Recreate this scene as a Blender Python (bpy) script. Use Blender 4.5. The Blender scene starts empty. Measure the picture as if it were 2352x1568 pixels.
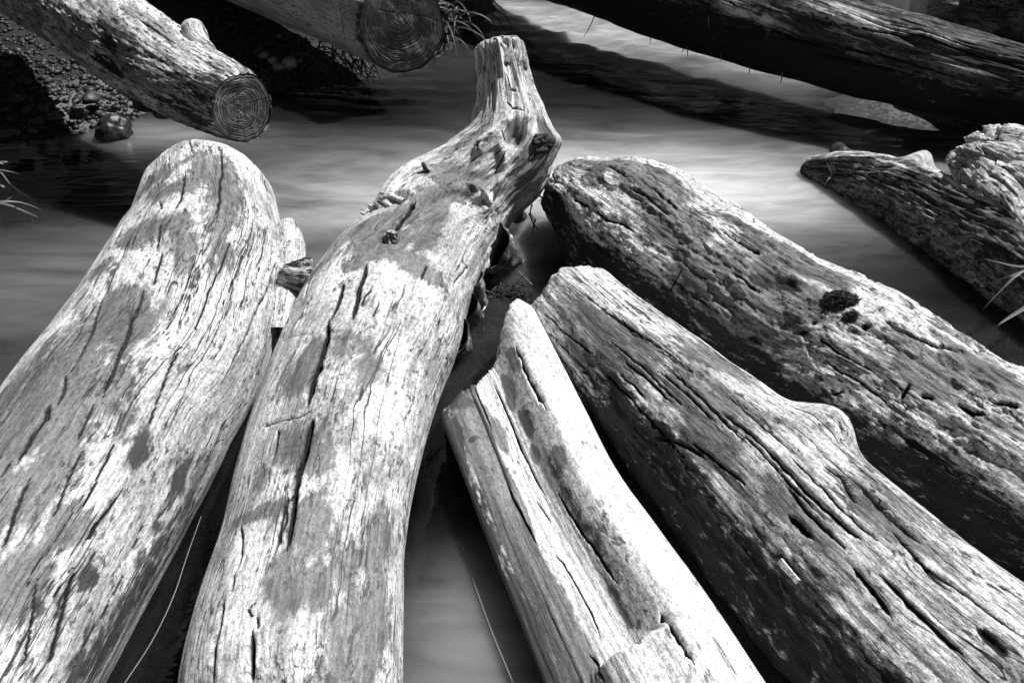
import bpy, math, random
import numpy as np
from mathutils import Vector

random.seed(7)
rng = np.random.default_rng(7)
scene = bpy.context.scene
COL = scene.collection

# ------------------------------------------------------------------ camera
CAM = np.array([0.0, 0.0, 1.45])
PITCH = math.radians(40.0)
cam_data = bpy.data.cameras.new('camera')
cam = bpy.data.objects.new('camera', cam_data)
COL.objects.link(cam)
cam.location = CAM
cam.rotation_euler = (math.radians(90) - PITCH, 0, 0)
cam_data.sensor_width = 36.0
cam_data.lens = 24.0
cam_data.clip_start = 0.02
cam_data.clip_end = 500.0
cam_data.dof.use_dof = True
cam_data.dof.focus_distance = 2.3
cam_data.dof.aperture_fstop = 7.1
scene.camera = cam

# ------------------------------------------------------------------ light
SUN_EL = math.radians(59.0)
SUN_AZ = math.radians(58.0)          # from +Y (view direction) towards +X
world = bpy.data.worlds.new('World')
scene.world = world
world.use_nodes = True
wn = world.node_tree
sky = wn.nodes.new('ShaderNodeTexSky')
sky.sky_type = 'NISHITA'
sky.sun_disc = False
sky.sun_elevation = SUN_EL
sky.sun_rotation = SUN_AZ
sky.altitude = 2500.0
sky.dust_density = 0.2
bw = wn.nodes.new('ShaderNodeSeparateColor')      # black-and-white film behind a red filter
wn.links.new(sky.outputs[0], bw.inputs[0])
wbg = wn.nodes['Background']
wn.links.new(bw.outputs[0], wbg.inputs[0])
wbg.inputs[1].default_value = 0.05
sun_data = bpy.data.lights.new('sun', 'SUN')
sun = bpy.data.objects.new('sun', sun_data)
COL.objects.link(sun)
sun_data.energy = 5.0
sun_data.angle = math.radians(0.53)
sun_data.color = (1, 1, 1)
sv = Vector((math.sin(SUN_AZ) * math.cos(SUN_EL), math.cos(SUN_AZ) * math.cos(SUN_EL), math.sin(SUN_EL)))
sun.rotation_euler = sv.to_track_quat('Z', 'Y').to_euler()
sun.location = sv * 20
vs = scene.view_settings
vs.view_transform = 'Standard'
vs.look = 'None'
vs.exposure = 0.4
vs.gamma = 1.0
vs.use_curve_mapping = False
scene.render.engine = 'CYCLES'
scene.cycles.use_denoising = True
scene.cycles.denoiser = 'OPENIMAGEDENOISE'
scene.cycles.denoising_input_passes = 'RGB_ALBEDO_NORMAL'
scene.cycles.denoising_prefilter = 'ACCURATE'
scene.cycles.max_bounces = 6
scene.cycles.transparent_max_bounces = 8

# ------------------------------------------------------------------ photo geometry
cp, sp = math.cos(PITCH), math.sin(PITCH)
FWD = np.array([0, cp, -sp]); UPV = np.array([0, sp, cp]); RGT = np.array([1.0, 0, 0])
K = 1568.0
def ray(px, py):
    d = (px - 1176) / K * RGT + (784 - py) / K * UPV + FWD
    return d / np.linalg.norm(d)
def at(px, py, z=0.0):
    d = ray(px, py)
    return CAM + d * ((z - CAM[2]) / d[2])
def proj(P):
    v = P - CAM
    f = v @ FWD
    f = np.where(np.abs(f) < 1e-6, 1e-6, f)
    return 1176 + K * (v @ RGT) / f, 784 - K * (v @ UPV) / f, f
REG = {'a': (0, 0), 'b': (800, 0), 'c': (1600, 0), 'd': (0, 533), 'e': (800, 533), 'f': (1600, 533),
       'g': (0, 1067), 'h': (800, 1067), 'i': (1600, 1067)}
def Z(reg, p):
    if reg == 'D':
        return p
    x0, y0 = REG[reg]
    return ((x0 + p[0] * 900 / 2352) * 0.9408, (y0 + p[1] * 900 / 2352) * 0.9408)

# ------------------------------------------------------------------ noise
_G = rng.normal(size=(256, 3)); _G /= np.linalg.norm(_G, axis=1)[:, None]
def _hash(ix, iy, iz, seed):
    h = (ix * 374761393 + iy * 668265263 + iz * 2147483647 + seed * 1274126177) & 0xFFFFFFFF
    h = ((h ^ (h >> 13)) * 1274126177) & 0xFFFFFFFF
    return (h ^ (h >> 16)) & 255
def perlin(P, seed=0):
    P = np.asarray(P, dtype=np.float64)
    i = np.floor(P).astype(np.int64); f = P - i
    w = f * f * f * (f * (f * 6 - 15) + 10)
    out = np.zeros(len(P))
    for dx in (0, 1):
        for dy in (0, 1):
            for dz in (0, 1):
                g = _G[_hash(i[:, 0] + dx, i[:, 1] + dy, i[:, 2] + dz, seed)]
                d = g[:, 0] * (f[:, 0] - dx) + g[:, 1] * (f[:, 1] - dy) + g[:, 2] * (f[:, 2] - dz)
                out += d * (w[:, 0] if dx else 1 - w[:, 0]) * (w[:, 1] if dy else 1 - w[:, 1]) * (w[:, 2] if dz else 1 - w[:, 2])
    return out * 1.6
def fbm(P, octv=4, seed=0, gain=0.5):
    P = np.asarray(P, dtype=np.float64); a = 1.0; s = 0; t = 0
    for k in range(octv):
        s = s + a * perlin(P * (2.03 ** k) + k * 7.7, seed + k * 13); t += a; a *= gain
    return s / t * 1.3
def sstep(a, b, x):
    t = np.clip((x - a) / (b - a), 0, 1)
    return t * t * (3 - 2 * t)

# ------------------------------------------------------------------ mesh helpers
def mesh_obj(name, V, F, mat=None, parent=None, attrs=None, smooth=True):
    """V (n,3); F array (m,3|4) or list of polygons"""
    me = bpy.data.meshes.new(name)
    V = np.asarray(V, dtype=np.float32)
    if isinstance(F, np.ndarray):
        m, k = F.shape
        me.vertices.add(len(V)); me.vertices.foreach_set('co', V.ravel())
        me.loops.add(m * k); me.loops.foreach_set('vertex_index', F.astype(np.int32).ravel())
        me.polygons.add(m)
        me.polygons.foreach_set('loop_start', (np.arange(m) * k).astype(np.int32))
        me.polygons.foreach_set('loop_total', np.full(m, k, dtype=np.int32))
        me.update(calc_edges=True)
    else:
        me.from_pydata([tuple(v) for v in V], [], F); me.update()
    if smooth:
        me.polygons.foreach_set('use_smooth', np.ones(len(me.polygons), dtype=bool))
    for k, arr in (attrs or {}).items():
        arr = np.asarray(arr, dtype=np.float32)
        if arr.ndim == 2:
            at_ = me.attributes.new(k, 'FLOAT_VECTOR', 'POINT'); at_.data.foreach_set('vector', arr.ravel())
        else:
            at_ = me.attributes.new(k, 'FLOAT', 'POINT'); at_.data.foreach_set('value', arr)
    if mat: me.materials.append(mat)
    o = bpy.data.objects.new(name, me)
    COL.objects.link(o)
    if parent is not None:
        o.parent = parent
        o.matrix_parent_inverse = parent.matrix_basis.inverted()
    return o
def tag(o, label=None, cat=None, group=None, kind=None):
    if label: o['label'] = label
    if cat: o['category'] = cat
    if group: o['group'] = group
    if kind: o['kind'] = kind
    return o
def empty(name, loc):
    o = bpy.data.objects.new(name, None); COL.objects.link(o)
    o.location = [float(v) for v in loc]; o.empty_display_size = 0.1
    return o

# ------------------------------------------------------------------ node helper
class NB:
    def __init__(s, name):
        s.m = bpy.data.materials.new(name); s.m.use_nodes = True
        s.t = s.m.node_tree; s.t.nodes.clear()
        s.out = s.t.nodes.new('ShaderNodeOutputMaterial')
    def n(s, typ, **kw):
        nd = s.t.nodes.new(typ)
        for k, v in kw.items(): setattr(nd, k, v)
        return nd
    def put(s, sock, v):
        if isinstance(v, bpy.types.NodeSocket): s.t.links.new(v, sock)
        else:
            if sock.type == 'RGBA' and not hasattr(v, '__len__'): v = (v, v, v, 1)
            sock.default_value = v
    def attr(s, name, vec=False):
        a = s.n('ShaderNodeAttribute', attribute_name=name)
        return a.outputs['Vector'] if vec else a.outputs['Fac']
    def scale(s, v, sc, off=(0, 0, 0)):
        m = s.n('ShaderNodeMapping'); s.put(m.inputs[0], v); m.inputs['Scale'].default_value = sc
        m.inputs['Location'].default_value = off
        return m.outputs[0]
    def noise(s, v, sc, det=4, rough=0.55, dist=0.0):
        a = s.n('ShaderNodeTexNoise'); s.put(a.inputs['Vector'], v)
        a.inputs['Scale'].default_value = sc; a.inputs['Detail'].default_value = det
        a.inputs['Roughness'].default_value = rough; a.inputs['Distortion'].default_value = dist
        return a.outputs[0]
    def noisec(s, v, sc, det=2):
        a = s.n('ShaderNodeTexNoise'); s.put(a.inputs['Vector'], v)
        a.inputs['Scale'].default_value = sc; a.inputs['Detail'].default_value = det
        return a.outputs[1]
    def voro(s, v, sc, feat='F1'):
        a = s.n('ShaderNodeTexVoronoi', feature=feat); s.put(a.inputs['Vector'], v)
        a.inputs['Scale'].default_value = sc
        return a.outputs[0]
    def math(s, op, a, b=0.0, c=None, clamp=False):
        m = s.n('ShaderNodeMath', operation=op, use_clamp=clamp)
        s.put(m.inputs[0], a); s.put(m.inputs[1], b)
        if c is not None: s.put(m.inputs[2], c)
        return m.outputs[0]
    def vadd(s, a, b, k):
        m = s.n('ShaderNodeVectorMath', operation='MULTIPLY_ADD')
        s.put(m.inputs[0], b); m.inputs[1].default_value = (k, k, k); s.put(m.inputs[2], a)
        return m.outputs[0]
    def ss(s, x, a, b):
        m = s.n('ShaderNodeMapRange', interpolation_type='SMOOTHSTEP'); s.put(m.inputs[0], x)
        m.inputs[1].default_value = a; m.inputs[2].default_value = b
        m.inputs[3].default_value = 0; m.inputs[4].default_value = 1
        return m.outputs[0]
    def mix(s, f, a, b):
        m = s.n('ShaderNodeMix', data_type='FLOAT'); m.clamp_factor = True
        s.put(m.inputs[0], f); s.put(m.inputs[2], a); s.put(m.inputs[3], b)
        return m.outputs[0]
    def bump(s, h, strength=0.5, dist=0.005, nrm=None):
        b = s.n('ShaderNodeBump'); b.inputs['Strength'].default_value = strength
        b.inputs['Distance'].default_value = dist; s.put(b.inputs['Height'], h)
        if nrm is not None: s.put(b.inputs['Normal'], nrm)
        return b.outputs[0]
    def bsdf(s, col, rough=0.8, nrm=None, spec=0.3):
        p = s.n('ShaderNodeBsdfPrincipled')
        s.put(p.inputs['Base Color'], col); s.put(p.inputs['Roughness'], rough)
        p.inputs['Specular IOR Level'].default_value = spec
        if nrm is not None: s.put(p.inputs['Normal'], nrm)
        s.t.links.new(p.outputs[0], s.out.inputs[0])
        return s.m

def wood_mat(name, light=0.66, mid=0.36, dark=0.10, patch=(0.42, 0.62), patch_scale=7, grime=0.0, wet=0.17,
             crack_amt=1.0, fleck=0.5, grain=0.5, bump=0.6, cross=0.0):
    b = NB(name)
    gc = b.attr('gc', True)
    wob = b.noisec(gc, 5, 3)
    g = b.vadd(gc, wob, 0.03)
    v_gr = b.scale(g, (1, 1, 0.045)); v_mid = b.scale(g, (1, 1, 0.14)); v_pat = b.scale(g, (1, 1, 0.45), (3, 1, 2))
    n_gr = b.noise(v_gr, 170, 3, 0.6)
    n_rib = b.noise(v_mid, 42, 5, 0.6)
    n_pat = b.noise(v_pat, patch_scale, 9, 0.68, 0.3)
    n_pat2 = b.noise(b.scale(g, (1, 1, 0.7), (9, 4, 1)), patch_scale * 0.45, 7, 0.62)
    f_pat = b.ss(n_pat, patch[0], patch[1])
    col = b.mix(f_pat, light, mid)
    f2 = b.ss(n_pat2, 0.5, 0.72)
    col = b.mix(b.math('MULTIPLY', f2, 0.5), col, wet * 1.6)
    # grain streaks
    col = b.math('MULTIPLY', col, b.mix(b.ss(n_gr, 0.34, 0.64), 1.0 - 0.5 * grain, 1.08))
    col = b.math('MULTIPLY', col, b.mix(b.ss(n_rib, 0.3, 0.62), 1.0 - 0.65 * grain, 1.08))
    # flaky dark flecks
    n_fl = b.noise(b.scale(g, (1, 1, 0.4), (1, 7, 3)), 75, 5, 0.65)
    n_flm = b.noise(b.scale(g, (1, 1, 0.5), (5, 2, 8)), 11, 4, 0.6)
    f_fl = b.math('MULTIPLY', b.ss(n_fl, 0.55, 0.61), b.ss(n_flm, 0.5 - 0.12 * fleck, 0.66 - 0.12 * fleck))
    col = b.mix(b.math('MULTIPLY', f_fl, 0.85), col, dark)
    # checks along the grain: long hairlines and fewer wider ones
    def checks(sc_, lng, t0, t1, off, msc, mth):
        n_ck = b.noise(b.scale(g, (1, 1, lng), off), sc_, 2, 0.5)
        c_ = b.math('SUBTRACT', 1.0, b.ss(b.math('ABSOLUTE', b.math('SUBTRACT', n_ck, 0.5)), t0, t1))
        n_m = b.noise(b.scale(g, (1, 1, 0.22), (off[2], off[0], off[1])), msc, 3, 0.6)
        return b.math('MULTIPLY', c_, b.ss(n_m, mth, mth + 0.07))
    ck = b.math('MAXIMUM', checks(62, 0.02, 0.004, 0.018, (2, 5, 1), 12, 0.60 - 0.11 * crack_amt), checks(24, 0.03, 0.003, 0.012, (7, 3, 4), 7, 0.60 - 0.10 * crack_amt))
    col = b.mix(b.math('MULTIPLY', ck, 0.92), col, dark * 0.35)
    if cross:
        n_x = b.noise(b.scale(g, (0.25, 0.25, 1), (2, 9, 1)), 60, 3, 0.6)
        cx = b.math('SUBTRACT', 1.0, b.ss(b.math('ABSOLUTE', b.math('SUBTRACT', n_x, 0.5)), 0.01, 0.03))
        cx = b.math('MULTIPLY', cx, b.math('MULTIPLY', b.ss(b.noise(b.scale(g, (1, 1, 0.6), (6, 6, 1)), 9, 4), 0.5, 0.62), cross))
        col = b.mix(cx, col, dark * 0.4)
        ck = b.math('MAXIMUM', ck, cx)
    # sand grit
    n_sp = b.noise(g, 330, 2, 0.5)
    n_gt = b.noise(b.scale(g, (1, 1, 0.5), (8, 1, 5)), 150, 4, 0.7)
    col = b.math('MULTIPLY', col, b.mix(b.ss(n_gt, 0.34, 0.6), 0.5, 1.1))
    col = b.math('MULTIPLY', col, b.mix(b.ss(n_sp, 0.3, 0.55), 0.6, 1.08))
    # wet stains, grime, painted shade and open cracks carried by the mesh
    st = b.attr('stn'); dk = b.attr('drk'); cr = b.attr('crk')
    n_st = b.noise(b.scale(g, (1, 1, 0.28), (2, 2, 7)), 20, 10, 0.78)
    st_n = b.math('ADD', b.math('MULTIPLY', b.math('SUBTRACT', n_st, 0.5), 3.0), b.math('MULTIPLY', b.math('SUBTRACT', n_fl, 0.5), 1.2))
    st_e = b.math('MULTIPLY', b.ss(b.math('ADD', b.math('MULTIPLY', st, 1.25), st_n), 0.22, 0.8), b.ss(st, 0.03, 0.2))
    wetc = b.math('MULTIPLY', wet, b.mix(b.ss(n_rib, 0.3, 0.7), 0.72, 1.3))
    wetc = b.mix(0.45, wetc, b.math('MULTIPLY', col, 0.42))
    col = b.mix(b.math('MULTIPLY', st_e, 0.95), col, wetc)
    pal = b.attr('pal')
    col = b.mix(b.math('MULTIPLY', b.ss(b.math('ADD', pal, b.math('MULTIPLY', b.math('SUBTRACT', n_fl, 0.5), 1.4)), 0.3, 0.7), b.ss(pal, .02, .2)), col, b.math('MULTIPLY', 0.62, b.mix(n_rib, .6, 1.3)))
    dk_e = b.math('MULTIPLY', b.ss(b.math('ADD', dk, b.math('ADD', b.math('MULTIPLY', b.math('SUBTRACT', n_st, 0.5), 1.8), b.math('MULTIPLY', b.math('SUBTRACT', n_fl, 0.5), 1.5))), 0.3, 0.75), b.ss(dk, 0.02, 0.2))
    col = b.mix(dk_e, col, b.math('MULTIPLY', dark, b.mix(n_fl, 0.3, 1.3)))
    if grime:
        col = b.mix(b.math('MULTIPLY', b.ss(n_fl, 0.42, 0.6), grime), col, dark)
    col = b.mix(b.ss(cr, 0.25, 0.7), col, 0.012)
    h = b.math('ADD', b.math('MULTIPLY', n_gr, 0.55), b.math('MULTIPLY', n_rib, 1.1))
    h = b.math('ADD', h, b.math('MULTIPLY', n_sp, 0.25))
    h = b.math('SUBTRACT', h, b.math('MULTIPLY', ck, 1.2))
    h = b.math('SUBTRACT', h, b.math('MULTIPLY', f_fl, 0.5))
    nrm = b.bump(h, bump, 0.006)
    rough = b.mix(st_e, 0.85, 0.6)
    return b.bsdf(col, rough, nrm, 0.25)

# ------------------------------------------------------------------ logs
def catmull(P, n):
    """resample rows of P (k,d) with n points, centripetal-free Catmull-Rom at even chord length"""
    P = np.asarray(P, float); k = len(P)
    ext = np.vstack([2 * P[0] - P[1], P, 2 * P[-1] - P[-2]])
    chord = np.concatenate([[0], np.cumsum(np.linalg.norm(np.diff(P[:, :3], axis=0), axis=1))])
    dense = []
    tt = np.linspace(0, 1, 40, endpoint=False)
    for i in range(k - 1):
        p0, p1, p2, p3 = ext[i], ext[i + 1], ext[i + 2], ext[i + 3]
        for t in tt:
            dense.append(0.5 * ((2 * p1) + (-p0 + p2) * t + (2 * p0 - 5 * p1 + 4 * p2 - p3) * t * t + (-p0 + 3 * p1 - 3 * p2 + p3) * t ** 3))
    dense.append(P[-1]); dense = np.array(dense)
    s = np.concatenate([[0], np.cumsum(np.linalg.norm(np.diff(dense[:, :3], axis=0), axis=1))])
    return dense, s
def stations_to_axis(st):
    st = np.array(st, float)
    C = []; 
    for lx, ly, rx, ry, z in st:
        dL, dR = ray(lx, ly), ray(rx, ry)
        b = dL + dR; b /= np.linalg.norm(b)
        C.append(CAM + b * ((z - CAM[2]) / b[2]))
    C = np.array(C)
    A = np.gradient(C, axis=0); A /= np.linalg.norm(A, axis=1)[:, None]
    R = []
    for (lx, ly, rx, ry, z), c, a in zip(st, C, A):
        dL, dR = ray(lx, ly), ray(rx, ry)
        pl = dL - a * (a @ dL); pr = dR - a * (a @ dR)
        pl /= np.linalg.norm(pl); pr /= np.linalg.norm(pr)
        half = math.acos(np.clip(pl @ pr, -1, 1)) / 2
        v = c - CAM; dist = np.linalg.norm(v - a * (a @ v))
        R.append(dist * math.sin(half))
    return np.hstack([C, np.array(R)[:, None]])
REFV = np.array([0, -0.55, 0.83])

class Log:
    """tube swept along an axis; build() displaces it, cuts cracks and stores stain and shade masks"""
    def __init__(s, ax, du=0.0045, nth=260, cap0=('round', 0.2, 2.2), cap1=('round', 0.2, 2.2), uden=None, skew=None, u0f=None, seed=1, sm=9):
        dense, arc = catmull(ax, 0)
        L = arc[-1]; s.L = L; s.seed = seed
        nu = int(L / du) + 1
        u = np.linspace(0, L, nu)
        if cap0[0] == 'round':
            extra = cap0[1] * (np.linspace(0, 1, 26)[:-1] ** 2)
            u = np.concatenate([extra, u[u > cap0[1]]])
        if cap1[0] == 'round':
            extra = L - cap1[1] * (np.linspace(0, 1, 20)[:-1] ** 2)
            u = np.concatenate([u[u < L - cap1[1]], extra[::-1]])
        nu = len(u)
        C = np.stack([np.interp(u, arc, dense[:, k]) for k in range(3)], 1)
        r = np.interp(u, arc, dense[:, 3])
        A = np.stack([np.gradient(np.interp(np.clip(u, 0, L), arc, dense[:, k]), u + np.arange(nu) * 1e-9) for k in range(3)], 1)
        # smooth the tangent
        ker = np.ones(sm) / sm
        for k in range(3):
            A[:, k] = np.convolve(np.pad(A[:, k], sm // 2, mode='edge'), ker, 'valid')
        A /= np.linalg.norm(A, axis=1)[:, None]
        N = REFV - A * (A @ REFV)[:, None]; N /= np.linalg.norm(N, axis=1)[:, None]
        B = np.cross(A, N)
        sc = np.ones(nu)
        if cap0[0] == 'round':
            t = np.clip(u / cap0[1], 0, 1); sc *= np.maximum(1 - (1 - t) ** cap0[2], 0) ** (1 / cap0[2])
        if cap1[0] == 'round':
            t = np.clip((L - u) / cap1[1], 0, 1); sc *= np.maximum(1 - (1 - t) ** cap1[2], 0) ** (1 / cap1[2])
        q = np.linspace(-1, 1, nth, endpoint=False)
        th = math.pi * (0.62 * q + 0.38 * q ** 3)
        s.nu, s.nth = nu, nth
        s.U = np.repeat(u, nth); s.TH = np.tile(th, nu)
        s.r = np.repeat(r, nth); s.sc = np.repeat(sc, nth)
        s.C = np.repeat(C, nth, 0); s.A = np.repeat(A, nth, 0)
        s.RD = np.cos(s.TH)[:, None] * np.repeat(N, nth, 0) + np.sin(s.TH)[:, None] * np.repeat(B, nth, 0)
        s.R0 = float(np.mean(r))
        s.rho = s.r * s.sc            # current radial distance
        s.du = np.zeros(len(s.U))     # shift along the axis
        s.rawgc = np.stack([s.R0 * s.sc * np.cos(s.TH), s.R0 * s.sc * np.sin(s.TH), s.U], 1)
        s.gc = s.rawgc + seed * 3.1
        s.crk = np.zeros(len(s.U)); s.stn = np.zeros(len(s.U)); s.drk = np.zeros(len(s.U)); s.pal = np.zeros(len(s.U))
        i = np.arange(nu - 1)[:, None] * nth; j = np.arange(nth)[None, :]; j2 = (j + 1) % nth
        s.F = np.stack([i + j, i + j2, i + nth + j2, i + nth + j], -1).reshape(-1, 4)
        s.cap0, s.cap1 = cap0, cap1
        s._pp = None
    def pos(s):
        return s.C + s.A * s.du[:, None] + s.RD * s.rho[:, None]
    def lump(s, amp, sx, sz, octv=3, seed=0, ridge=False):
        P = s.rawgc * np.array([sx, sx, sz]) + 11.3 * (s.seed + seed)
        n = fbm(P, octv, s.seed * 31 + seed)
        if ridge: n = 1 - 2 * np.abs(n)
        s.rho = s.rho + amp * n * np.clip(s.sc * 1.2, 0, 1)
        return n
    def find(s, reg, p):
        """surface point of the log that shows at a place of the photograph -> (theta, u)"""
        if s._pp is None:
            P = s.pos(); x, y, f = proj(P)
            face = np.sum(s.RD * (CAM - P), 1) > 0
            s._pp = (np.where(face & (f > 0), x, 1e9), np.where(face & (f > 0), y, 1e9))
        X, Y = Z(reg, p)
        k = int(np.argmin((s._pp[0] - X) ** 2 + (s._pp[1] - Y) ** 2))
        return s.TH[k], s.U[k]
    def dist_poly(s, pts, warp=0.0, wf=14, seed=0):
        """distance to a polyline in the unrolled skin, and the place along it 0..1"""
        S = s.TH * s.R0; U = s.U
        lo = np.min(pts, 0) - 0.06; hi = np.max(pts, 0) + 0.06
        m = np.where((S > lo[0]) & (S < hi[0]) & (U > lo[1]) & (U < hi[1]))[0]
        q = np.stack([S[m], U[m]], 1)
        if warp and len(m):
            w3 = np.stack([U[m] * wf, S[m] * wf * 0.5, np.full(len(m), seed * 1.7)], 1)
            q[:, 0] += warp * fbm(w3, 4, seed + 5, 0.6)
        best = np.full(len(m), 9.0); tb = np.zeros(len(m))
        seg = np.linalg.norm(np.diff(pts, axis=0), axis=1); tot = seg.sum() + 1e-9; acc = 0
        for i in range(len(pts) - 1):
            a, b = pts[i], pts[i + 1]; d = b - a; l2 = d @ d + 1e-12
            t = np.clip(((q - a) @ d) / l2, 0, 1)
            dd = np.linalg.norm(q - a - t[:, None] * d, axis=1)
            better = dd < best
            best = np.where(better, dd, best); tb = np.where(better, (acc + t * seg[i]) / tot, tb)
            acc += seg[i]
        return m, best, tb
    def crack(s, reg, pts, w=0.006, depth=0.014, seed=0, lip=0.0):
        P = np.array([(lambda a: (a[0] * s.R0, a[1]))(s.find(reg, p)) for p in pts])
        m, d, t = s.dist_poly(P, 0.004, 18, seed)
        if not len(m): return
        prof = np.minimum(1, 5.5 * np.minimum(t, 1 - t) + 0.12) * (0.85 + 0.3 * perlin(np.stack([t * 9, t * 0 + seed, t * 0], 1), 3))
        ww = w * prof
        k = np.clip(1.25 * (1 - d / np.maximum(ww, 1e-4)), 0, 1)
        s.rho[m] -= depth * k * np.clip(prof, 0.3, 1)
        s.crk[m] = np.maximum(s.crk[m], k)
        if lip:
            s.rho[m] += lip * np.exp(-((d - 2.2 * ww) / (1.5 * ww + 1e-4)) ** 2)
    def ridge(s, reg, pts, h, w, seed=0):
        P = np.array([(lambda a: (a[0] * s.R0, a[1]))(s.find(reg, p)) for p in pts])
        m, d, t = s.dist_poly(P, 0.012, 12, seed)
        if len(m): s.rho[m] += h * np.exp(-(d / w) ** 2) * np.minimum(1, 5 * np.minimum(t, 1 - t) + .1)
    def random_cracks(s, n, seed, thr=(-1.6, 1.6), ur=None, lmin=0.08, lmax=0.4, w=(0.0025, 0.005), slope=0.03):
        r = random.Random(seed)
        for k in range(n):
            th = r.uniform(*thr); u = r.uniform(*(ur or (0.1, s.L - 0.1))); L = r.uniform(lmin, lmax)
            P = np.array([(th * s.R0 + slope * L * (q - 0.5) + r.uniform(-.004, .004), u + L * q) for q in np.linspace(0, 1, 5)])
            m, d, t = s.dist_poly(P, 0.006, 24, seed + k)
            if not len(m): continue
            ww = r.uniform(*w) * np.minimum(1, 4 * np.minimum(t, 1 - t) + 0.1)
            kk = np.clip(1.25 * (1 - d / np.maximum(ww, 1e-4)), 0, 1)
            s.rho[m] -= 0.009 * kk; s.crk[m] = np.maximum(s.crk[m], kk * 0.9)
    def blob(s, reg, p, along, across, amt=1.0, which='stn', bump=0.0, warp=0.35, seed=0):
        th, u = s.find(reg, p)
        dth = (s.TH - th + math.pi) % (2 * math.pi) - math.pi
        d0 = np.sqrt((dth * s.R0 / across) ** 2 + ((s.U - u) / along) ** 2)
        m = np.where(d0 < 3.2)[0]
        wn_ = fbm(s.rawgc[m] * np.array([11, 11, 4]) + seed, 5, 77 + seed, 0.65) * (2.0 if which in ('stn', 'drk', 'pal') else 1.0)
        d = d0[m] + warp * wn_
        if which:
            a = getattr(s, which); a[m] = np.maximum(a[m], amt * (1 - sstep(0.1, 1.7, d)))
        if bump:
            s.rho[m] += bump * np.exp(-np.maximum(d, 0) ** 2 * 1.6)
    def mesh(s, name, mat, parent=None):
        V = s.pos()
        F = s.F
        extra = []
        if s.cap0[0] != 'open':
            pass
        attrs = dict(gc=s.gc, crk=np.clip(s.crk, 0, 1), stn=np.clip(s.stn, 0, 1.4), drk=np.clip(s.drk, 0, 1), pal=np.clip(s.pal, 0, 1))
        return mesh_obj(name, V, F, mat, parent, attrs)

def stub_mesh(name, pts, radii, mat, parent, nth=28, du=0.008, lump=0.12, seed=3, lumpf=30, cap=0.6, attr=None, tip=0.3, fib=0.0):
    """a short limb, root or knot: tube along 3-D points with tapering radii, closed at the tip"""
    ax = np.hstack([np.asarray(pts, float), np.asarray(radii, float)[:, None]])
    dense, arc = catmull(ax, 0)
    L = arc[-1]; n = max(8, int(L / du))
    capl = cap * radii[-1]
    u = np.concatenate([np.linspace(0, max(L - capl, L * 0.4), n), L - capl * (np.linspace(1, 0, 7)[1:] ** 2) if L - capl > L * 0.4 else np.linspace(L * 0.4, L, 7)[1:]])
    C = np.stack([np.interp(u, arc, dense[:, k]) for k in range(3)], 1); r = np.interp(u, arc, dense[:, 3])
    A = np.gradient(C, axis=0); A /= np.linalg.norm(A, axis=1)[:, None] + 1e-12
    ref = np.array([0.31, 0.52, 0.79]); 
    if abs(A[0] @ ref) > 0.9: ref = np.array([0.8, -0.5, 0.2])
    N = ref - A * (A @ ref)[:, None]; N /= np.linalg.norm(N, axis=1)[:, None]
    B = np.cross(A, N)
    t = np.clip((L - u) / max(capl, 1e-4), 0, 1); sc = np.maximum(1 - (1 - t) ** 2.2, 0) ** (1 / 2.2)
    th = np.linspace(0, 2 * math.pi, nth, endpoint=False)
    TH = np.tile(th, len(u)); rr = np.repeat(r, nth)
    RD = np.cos(TH)[:, None] * np.repeat(N, nth, 0) + np.sin(TH)[:, None] * np.repeat(B, nth, 0)
    raw = np.stack([np.mean(r) * np.cos(TH), np.mean(r) * np.sin(TH), np.repeat(u, nth)], 1)
    k = 1 + lump * fbm(raw * lumpf + seed * 5, 4, seed, 0.6)
    if fib: k += fib * fbm(raw * np.array([90, 90, 6]) + seed, 3, seed + 2)
    V = np.repeat(C, nth, 0) + RD * (rr * np.repeat(sc, nth) * k)[:, None]
    nu = len(u)
    i = np.arange(nu - 1)[:, None] * nth; j = np.arange(nth)[None, :]; j2 = (j + 1) % nth
    F = np.stack([i + j, i + j2, i + nth + j2, i + nth + j], -1).reshape(-1, 4)
    z = np.zeros(len(V))
    a = dict(gc=raw + seed * 2.3, crk=z, stn=z.copy(), drk=z.copy())
    for kk, vv in (attr or {}).items(): a[kk] = np.full(len(V), vv)
    return mesh_obj(name, V, F, mat, parent, a)

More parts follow.
